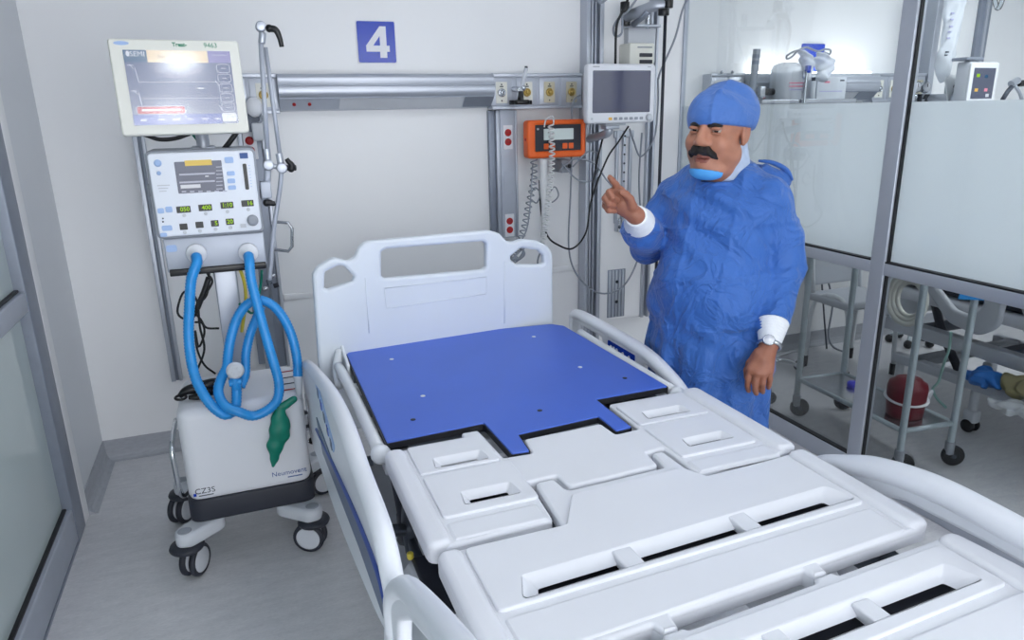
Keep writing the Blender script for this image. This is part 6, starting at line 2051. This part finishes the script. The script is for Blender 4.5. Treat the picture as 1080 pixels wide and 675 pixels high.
def iv():
    Y = 3.38
    def q(px, py): return ay(940 + px / 6.136, py / 6.136, Y)
    pole = thing('infusion_pole', 'slim steel infusion pole standing in the next bay', 'pole', (q(470, 330).x, Y + .075, 0))
    m = MB(); x = q(470, 330).x; m.cyl((x - .01, Y + .075, .06), (x - .01, Y + .075, 2.3), .0095, 'cartsteel', n=12); m.build('mast', pole)
    m = MB(); m.tube([(x - .01, Y + .075, 2.22), (x - .10, Y + .02, 2.24), (x - .13, Y, 2.22)], .006, 'steel', 8, 4); m.tube([(x - .01, Y + .075, 2.22), (x + .08, Y + .06, 2.24), (x + .11, Y + .06, 2.28)], .006, 'steel', 8, 4); m.build('hook', pole)
    m = MB()
    for i in range(5):
        a = i * 2 * PI / 5; m.tube([(x - .01, Y + .075, .09), (x - .01 + .13 * math.cos(a), Y + .075 + .13 * math.sin(a), .055)], .012, 'cartsteel', 8, 0); m.sphere((x - .01 + .13 * math.cos(a), Y + .075 + .13 * math.sin(a), .03), .03, 'black', 10)
    m.build('wheeled_base', pole)
    F = Field((3.9, Y - .13, 1.58), (4.5, Y + .13, 2.4), .007)
    c = [q(415, -60), q(410, 60), q(395, 170), q(370, 290), q(345, 380), q(335, 440)]
    for p, w_ in zip(c, (.075, .070, .062, .048, .036, .034)):
        F.ell(np.array(p), (w_ * 1.1, .028, .083), .05)
    F.cone(np.array(q(335, 430)), np.array(q(330, 480)), .034, .020, .02)
    x_, y_, z_ = F.grid(); F.F = F.F - (.004 * np.sin(60 * x_ + 14 * z_ + 2 * np.sin(20 * z_)) + .003 * np.sin(110 * x_ - 30 * z_)).astype(np.float32)
    V, Qd = F.mesh(); o = np_object('infusion_bag', V, Qd, [MT['clearmilk']]); tag(o, 'wrinkled clear infusion bag hanging high behind the glass', 'bag')
    m = MB()
    for i, (px, py) in enumerate(((365, 90), (360, 130), (355, 175), (345, 210), (338, 250), (330, 340), (325, 360))):
        p = q(px, py); m.box(p + Vector((-.012, -.036, -.004)), p + Vector((.012, -.030, .004)), 'textdark' if i > 4 else 'lilac')
    m.build('printed_scale', o)
    m = MB(); p0, p1 = q(335, 485), q(372, 680)
    m.plate([(q(322, 480).x, q(322, 480).z), (q(410, 490).x, q(410, 490).z), (q(400, 680).x, q(400, 690).z), (q(345, 680).x, q(345, 690).z)], 'paper', 0, .01, X=FRONT(0, Y - .02, 0))
    for px, py in ((400, 515), (380, 560), (378, 600), (372, 635)): p = q(px, py); m.sphere(p + Vector((0, -.032, 0)), .011, 'darkmetal', 8)
    tag(m.build('dosing_sleeve'), 'white paper sleeve with dark marks below the infusion bag', 'sleeve')
    m = MB(); q2 = lambda px, py: ay(940 + px / 6.136, py / 6.136, 3.3)
    m.tube([q2(720, 645), q2(755, 590), q2(790, 550)], .014, 'darkmetal', 10, 0); m.tube([q2(800, 550), q2(830, 600), q2(850, 660)], .010, 'alu', 10, 0)
    m.cyl(q2(775, 545), q2(820, 520), .022, 'alu', n=14); m.cyl(q2(820, 540), q2(872, 538), .020, 'blackgl', n=14)
    tag(m.build('hinged_arm'), 'grey hinged arm with a black knob at the right edge of the next bay', 'support arm')
    m = MB(); q3 = lambda px, py: ay(940 + px / 6.136, py / 6.136, 3.3)
    m.tube([q3(665, -20), q3(680, 40), q3(695, 52), q3(715, 10), q3(720, -30)], .014, 'clear', 8, 5)
    tag(m.build('hanging_tube'), 'short loop of clear tube hanging from above in the next bay', 'tube')


iv()


# ---- utility table on castors
def table():
    fl, fr, bl = Vector((2.655, 2.112)), Vector((2.935, 2.085)), Vector((2.69, 2.80))
    br = fr + (bl - fl)
    t = thing('utility_table', 'pale steel table on castors with a low shelf behind the glass', 'table', (2.8, 2.45, 0))
    zt = .995
    for (p, zb, name) in ((fl, .09, 'leg'), (fr, .09, 'leg'), (bl, .09, 'leg'), (br, .09, 'leg')):
        m = MB(); m.cyl((p.x, p.y, zb), (p.x, p.y, zt - .01), .0155, 'cartsteel', n=16); m.cyl((p.x, p.y, zb - .03), (p.x, p.y, zb + .03), .021, 'grey', n=16, bevel=.003); lg = m.build(name, t)
        c = MB(); R = Matrix.Translation((p.x + .018, p.y - .008, .050)) @ Matrix.Rotation(math.radians(-30), 4, 'Z') @ Matrix.Rotation(PI / 2, 4, 'X')
        c.rev([(.008, -.014), (.042, -.014), (.048, -.010), (.050, 0), (.048, .010), (.042, .014), (.008, .014)], 'black', R, 26)
        c.rev([(.004, -.016), (.011, -.016), (.011, .016), (.004, .016)], 'darkmetal', R, 14)
        c.box((p.x - .012, p.y - .012, .055), (p.x + .016, p.y + .014, .095), 'grey', .004); c.build('castor', lg)
    e1 = (fr - fl).normalized(); e2 = (bl - fl).normalized()
    def quad(z0, z1, g, mt, mb):
        P = [fl - e1 * g - e2 * g, fr + e1 * g - e2 * g, br + e1 * g + e2 * g, bl - e1 * g + e2 * g]
        mb.plate(roundpoly([(p.x, p.y) for p in P], .01), mt, z0, z1, bevel=.004)
    m = MB(); quad(.205, .215, .0, 'shelfsteel', m)
    for a, b_ in ((fl, fr), (fr, br), (br, bl), (bl, fl)):
        m.tube([(a.x, a.y, .212), (b_.x, b_.y, .212)], .012, 'cartsteel', 8, 0)
    m.build('lower_shelf', t)
    m = MB(); quad(zt - .008, zt, .03, 'shelfsteel', m); quad(zt - .03, zt - .006, .012, 'cartsteel', m); m.build('table_top', t)
    m = MB(); a = (fr.x - .10, fr.y - .05, zt - .135); m.plate(roundpoly([(-.07, -.02), (.055, -.02), (.07, .02), (-.06, .02)], .006), 'hose', 0, .004, X=frame((fr.x - .045, fr.y - .022, .825), (1, -.26, -.08), (0, 0, 1)))
    # sticker
    m.build('blue_sticker', t)
    return fl, fr, bl, br


TB = table()


def sharps():
    c = az(955, 430, .216); cx, cy = 2.80, 2.235
    t = thing('sharps_container', 'dark red sharps bin with a white strap on the low steel shelf', 'bin', (cx, cy, .2155))
    m = MB(); m.rev([(.070, .2155), (.078, .222), (.084, .30), (.086, .355), (.080, .378), (.060, .388), (.056, .398), (.002, .400)], 'sharps', Matrix.Translation((cx, cy, 0)), 30); m.build('vessel', t)
    m = MB()
    ring = [(cx + .0855 * math.cos(a), cy + .0855 * math.sin(a), .305 + .012 * math.sin(a + .5)) for a in np.linspace(0, 2 * PI, 33)[:-1]]
    m.tube(ring, .011, 'white', 8, 0, True, flat=((0, 0, 1), .35))
    m.tube([(cx + .080, cy - .03, .30), (cx + .119, cy - .03, .325), (cx + .126, cy - .02, .30), (cx + .114, cy - .01, .262), (cx + .080, cy, .272)], .008, 'white', 8, 5)
    m.build('strap', t)
    m = MB(); q = az(921, 389, .222); m.rev([(.028, .2155), (.028, .235), (.02, .242)], 'uvdot', Matrix.Translation((2.86, 2.60, 0)), 18)
    tag(m.build('violet_lid'), 'small violet-blue lid on the low shelf near the glass post', 'lid')
    # spray bottle and blue pack on the table top, blurred by the frosted film
    x, y = 2.78, 2.22
    t = thing('spray_bottle', 'white spray bottle on the table top, blurred by frosted glass', 'bottle', (x, y, .996))
    m = MB(); m.rev([(.036, .996), (.040, 1.0), (.040, 1.11), (.030, 1.14), (.013, 1.16), (.013, 1.18)], 'white', Matrix.Translation((x, y, 0)), 24); m.build('vessel', t)
    m = MB(); m.box((x - .045, y - .013, 1.18), (x + .025, y + .013, 1.205), 'white', .005); m.rev([(.015, 1.165), (.015, 1.185)], 'grey_lt', Matrix.Translation((x, y, 0)), 16); m.build('spray_head', t)
    m = MB(); m.rev([(.0405, 1.01), (.0405, 1.07)], 'hose', Matrix.Translation((x, y, 0)), 24); m.build('blue_label', t)


sharps()


# ---- second bed
def second_bed():
    t = thing('hospital_bed', 'second hospital bed behind the glass partition, cluttered under its deck', 'bed', (3.75, 2.35, 0))
    y0, y1 = 1.2, 2.86
    X0 = 3.30
    m = MB()
    for z, x in ((.40, 3.36), (.40, 4.10)):
        m.box((x - .035, y0, z), (x + .035, y1, z + .07), 'grey_lt', .008)
    for z, x in ((.24, 3.33), (.24, 4.12)):
        m.box((x - .03, y0, z), (x + .03, y1 - .10, z + .05), 'grey_lt', .006)
    for yy in (1.3, 1.75, 2.2, 2.65): m.box((3.36, yy, .41), (4.10, yy + .06, .455), 'darkmetal', .005)
    for yy in (1.45, 2.0, 2.6): m.box((3.32, yy, .25), (4.12, yy + .08, .29), 'grey', .005)
    m.build('bed_frame', t)
    m = MB(); m.box((3.30, y0, .60), (4.14, y1, .66), 'white', .02); m.build('deck', t)
    m = MB(); m.box((3.33, y0 + .02, .66), (4.11, y1 - .02, .78), 'dark', .04); m.build('mattress', t)
    for yy in (1.5, 2.45):
      for xx in (3.42, 4.04):
        m = MB(); m.tube([(xx, yy, .27), (xx, yy + .12, .44), (xx, yy + .2, .60)], .022, 'dark', 8, 4); m.build('lifting_arm', t)
    # rails: rounded white loops with dark openings
    def loop(out, hole, x):
        m = MB(); m.plate(roundpoly(out, .09, 6), 'grey_lt', x, x + .035, [roundpoly(hole, .07, 5)], .014, X=TOX)
        return m.build('side_rail', t)
    r1 = [ax(*q, X0 - .04) for q in [(975, 318), (1000, 347), (1018, 351), (1032, 335), (1034, 300), (985, 280)]]
    loop([(2.62, .95), (2.60, .72), (2.42, .56), (2.26, .535), (2.17, .60), (2.15, .95)], [(2.545, .90), (2.53, .74), (2.40, .635), (2.31, .625), (2.26, .68), (2.27, .90)], X0 - .06)
    loop([(2.10, .95), (2.09, .72), (2.02, .62), (1.55, .56), (1.30, .70), (1.25, .95)], [(2.02, .88), (2.00, .76), (1.95, .70), (1.58, .65), (1.40, .75), (1.38, .90)], X0 - .06)
    m = MB(); m.plate(roundpoly([(2.36, .76), (2.29, .70), (2.27, .76), (2.33, .84)], .01), 'signblue', X0 - .068, X0 - .055, X=TOX); m.build('control_sticker', t)
    for x in (3.36, 4.10):
        for y in (1.42, 2.75) + ((1.85, 2.30) if x < 4 else ()):
            c = MB(); c.cyl((x, y, .09), (x, y, .25), .022, 'grey_lt', n=14); c.box((x - .028, y - .03, .05), (x + .028, y + .03, .12), 'grey_lt', .01); o = c.build('castor', t)
            w = MB()
            for s in (-.02, .02): w.rev([(.015, -.010), (.032, -.010), (.036, 0), (.032, .010), (.015, .010)], 'black', Matrix.Translation((x + s, y, .036)) @ Matrix.Rotation(PI / 2, 4, 'Y'), 20)
            w.build('wheel', o)
    m = MB(); m.plate(roundpoly([(.0, .45), (.78, .45), (.78, 1.0), (.0, 1.0)], .08), 'hbwhite', 0, .04, [roundpoly([(.15, .78), (.63, .78), (.63, .92), (.15, .92)], .04)], .012, X=FRONT(3.33, 2.92, 0)); m.build('headboard', t)
    # green-blue tube hanging from the rail
    m = MB(); m.tube([ax(1003, 350, 3.2), ax(1001, 368, 3.2), ax(996, 382, 3.2), ax(990, 402, 3.2), ax(984, 410, 3.2), ax(988, 420, 3.2), ax(998, 430, 3.2)], .0065, 'palegreen', 8, 6)
    tag(m.build('drain_tube'), 'thin pale green tube hanging from the second bed rail', 'tube')
    # wraps lying on the lower frame
    def lump(name, label, c, r, mt, seed):
        F = Field(np.array(c) - np.array(r) * 1.5 - .02, np.array(c) + np.array(r) * 1.5 + .02, .006)
        F.ell(c, r, .02); F.ell(np.array(c) + [r[0] * .4, -r[1] * .3, r[2] * .3], np.array(r) * .6, .02)
        x, y, z = F.grid(); F.F = F.F - (.007 * np.sin(38 * x + 50 * z + seed + 2 * np.sin(40 * y)) + .005 * np.sin(70 * y - 40 * z + seed) + .004 * np.sin(120 * x + 90 * y + 3 * np.sin(60 * z))).astype(np.float32)
        V, Q = F.mesh(); o = np_object(name, V, Q, [MT[mt]]); tag(o, label, 'wrap')
    lump('blue_wrap', 'crumpled bright blue wrap lying on the second bed frame', (3.25, 2.19, .345), (.06, .085, .045), 'wrapblue', 0)
    lump('tan_wrap', 'crumpled olive tan wrap beside the blue one', (3.27, 2.05, .350), (.06, .085, .05), 'tan', 2)
    lump('white_wrap', 'crumpled white paper wrap in front of the tan one', (3.20, 2.0, .27), (.05, .11, .022), 'paper', 4)
    m = MB(); m.box((3.335, 2.0, .782), (3.47, 2.20, .86), 'wrapblue', .03); tag(m.build('folded_pad'), 'blue folded pad on the second bed, seen as a blue blur', 'pad')


MT['wrapblue'] = mat('blue_wrap', rgb(50, 118, 200), 0.5, vary=0.06, bump=0.3, bscale=25)
second_bed()


def clutter():
    # coiled pale hoses near the post
    m = MB()
    for k, R_ in ((0, .105), (1, .090), (2, .075)):
        c = ax(957, 312, 2.98) + Vector((.012 * k, 0, 0))
        m.tube([c + Vector((.0, R_ * math.cos(a), -.02 + R_ * 1.15 * math.sin(a))) for a in np.linspace(0, 2 * PI, 17)[:-1]], .013, 'cream', 8, 3, True)
    tag(m.build('coiled_hose'), 'coil of cream hose hanging behind the glass beside the post', 'hose')
    # bench frame on the far side, its feet
    t = thing('visitor_chair', 'white tubular chair frame with dark feet beyond the utility table', 'chair', (3.42, 3.25, 0))
    m = MB()
    m.tube([(3.30, 3.40, .06), (3.30, 3.36, .44), (3.30, 3.12, .47), (3.30, 3.06, .06)], .015, 'white_metal', 8, 5); m.build('side_frame', t)
    m = MB(); m.tube([(3.68, 3.40, .06), (3.68, 3.36, .44), (3.68, 3.12, .47), (3.68, 3.06, .06)], .015, 'white_metal', 8, 5); m.build('side_frame', t)
    m = MB(); m.box((3.28, 3.08, .44), (3.70, 3.42, .49), 'grey_lt', .015); m.build('seat', t)
    m = MB(); m.box((3.28, 3.42, .52), (3.70, 3.46, .86), 'grey_lt', .015); m.tube([(3.30, 3.38, .46), (3.30, 3.44, .84)], .013, 'white_metal', 8, 0); m.tube([(3.68, 3.38, .46), (3.68, 3.44, .84)], .013, 'white_metal', 8, 0); m.build('backrest', t)
    for x in (3.30, 3.68):
        for y in (3.06, 3.40): m = MB(); m.cyl((x, y, 0), (x, y, .07), .02, 'black', n=12); m.build('foot', t)
    t = thing('drip_stand_base', 'chrome curved foot of a stand beside the left hand of the man', 'stand', (2.72, 3.05, 0))
    m = MB(); m.tube([ay(820, 380, 3.0), ay(832, 381, 3.0), ay(841, 386, 3.02), ay(845, 392, 3.04)], .011, 'chrome', 8, 5); m.tube([ay(820, 380, 3.0), (2.62, 3.1, .25), (2.62, 3.12, 1.2)], .012, 'chrome', 8, 4); m.build('foot_bar', t)
    for px, py in ((812, 418), (842, 383)):
        q = az(px, py + 8, 0); m = MB(); m.rev([(.008, -.014), (.030, -.014), (.036, 0), (.030, .014), (.008, .014)], 'black', Matrix.Translation((q.x, q.y, .0365)) @ Matrix.Rotation(PI / 2, 4, 'X'), 22)
        m.tube([(q.x, q.y, .05), (q.x + .01, q.y + .04, .12), (2.66, 3.1, .2)], .010, 'chrome', 8, 4); m.build('castor', t)
    m = MB(); a = ay(868, 300, 3.62)
    m.tube([ay(872, 290, 3.6), ay(878, 320, 3.6), ay(874, 350, 3.58), ay(878, 365, 3.5), ay(892, 372, 3.45)], .007, 'greycord', 7, 6)
    tag(m.build('hanging_cable'), 'grey cable hanging in curves down the far wall behind the lower glass', 'cable'); m = MB()
    m.tube([ay(866, 285, 3.62), ay(869, 330, 3.6), ay(872, 368, 3.55)], .006, 'darkmetal', 7, 5)
    tag(m.build('hanging_cable'), 'dark cable hanging straight down the far wall behind the lower glass', 'cable')


clutter()
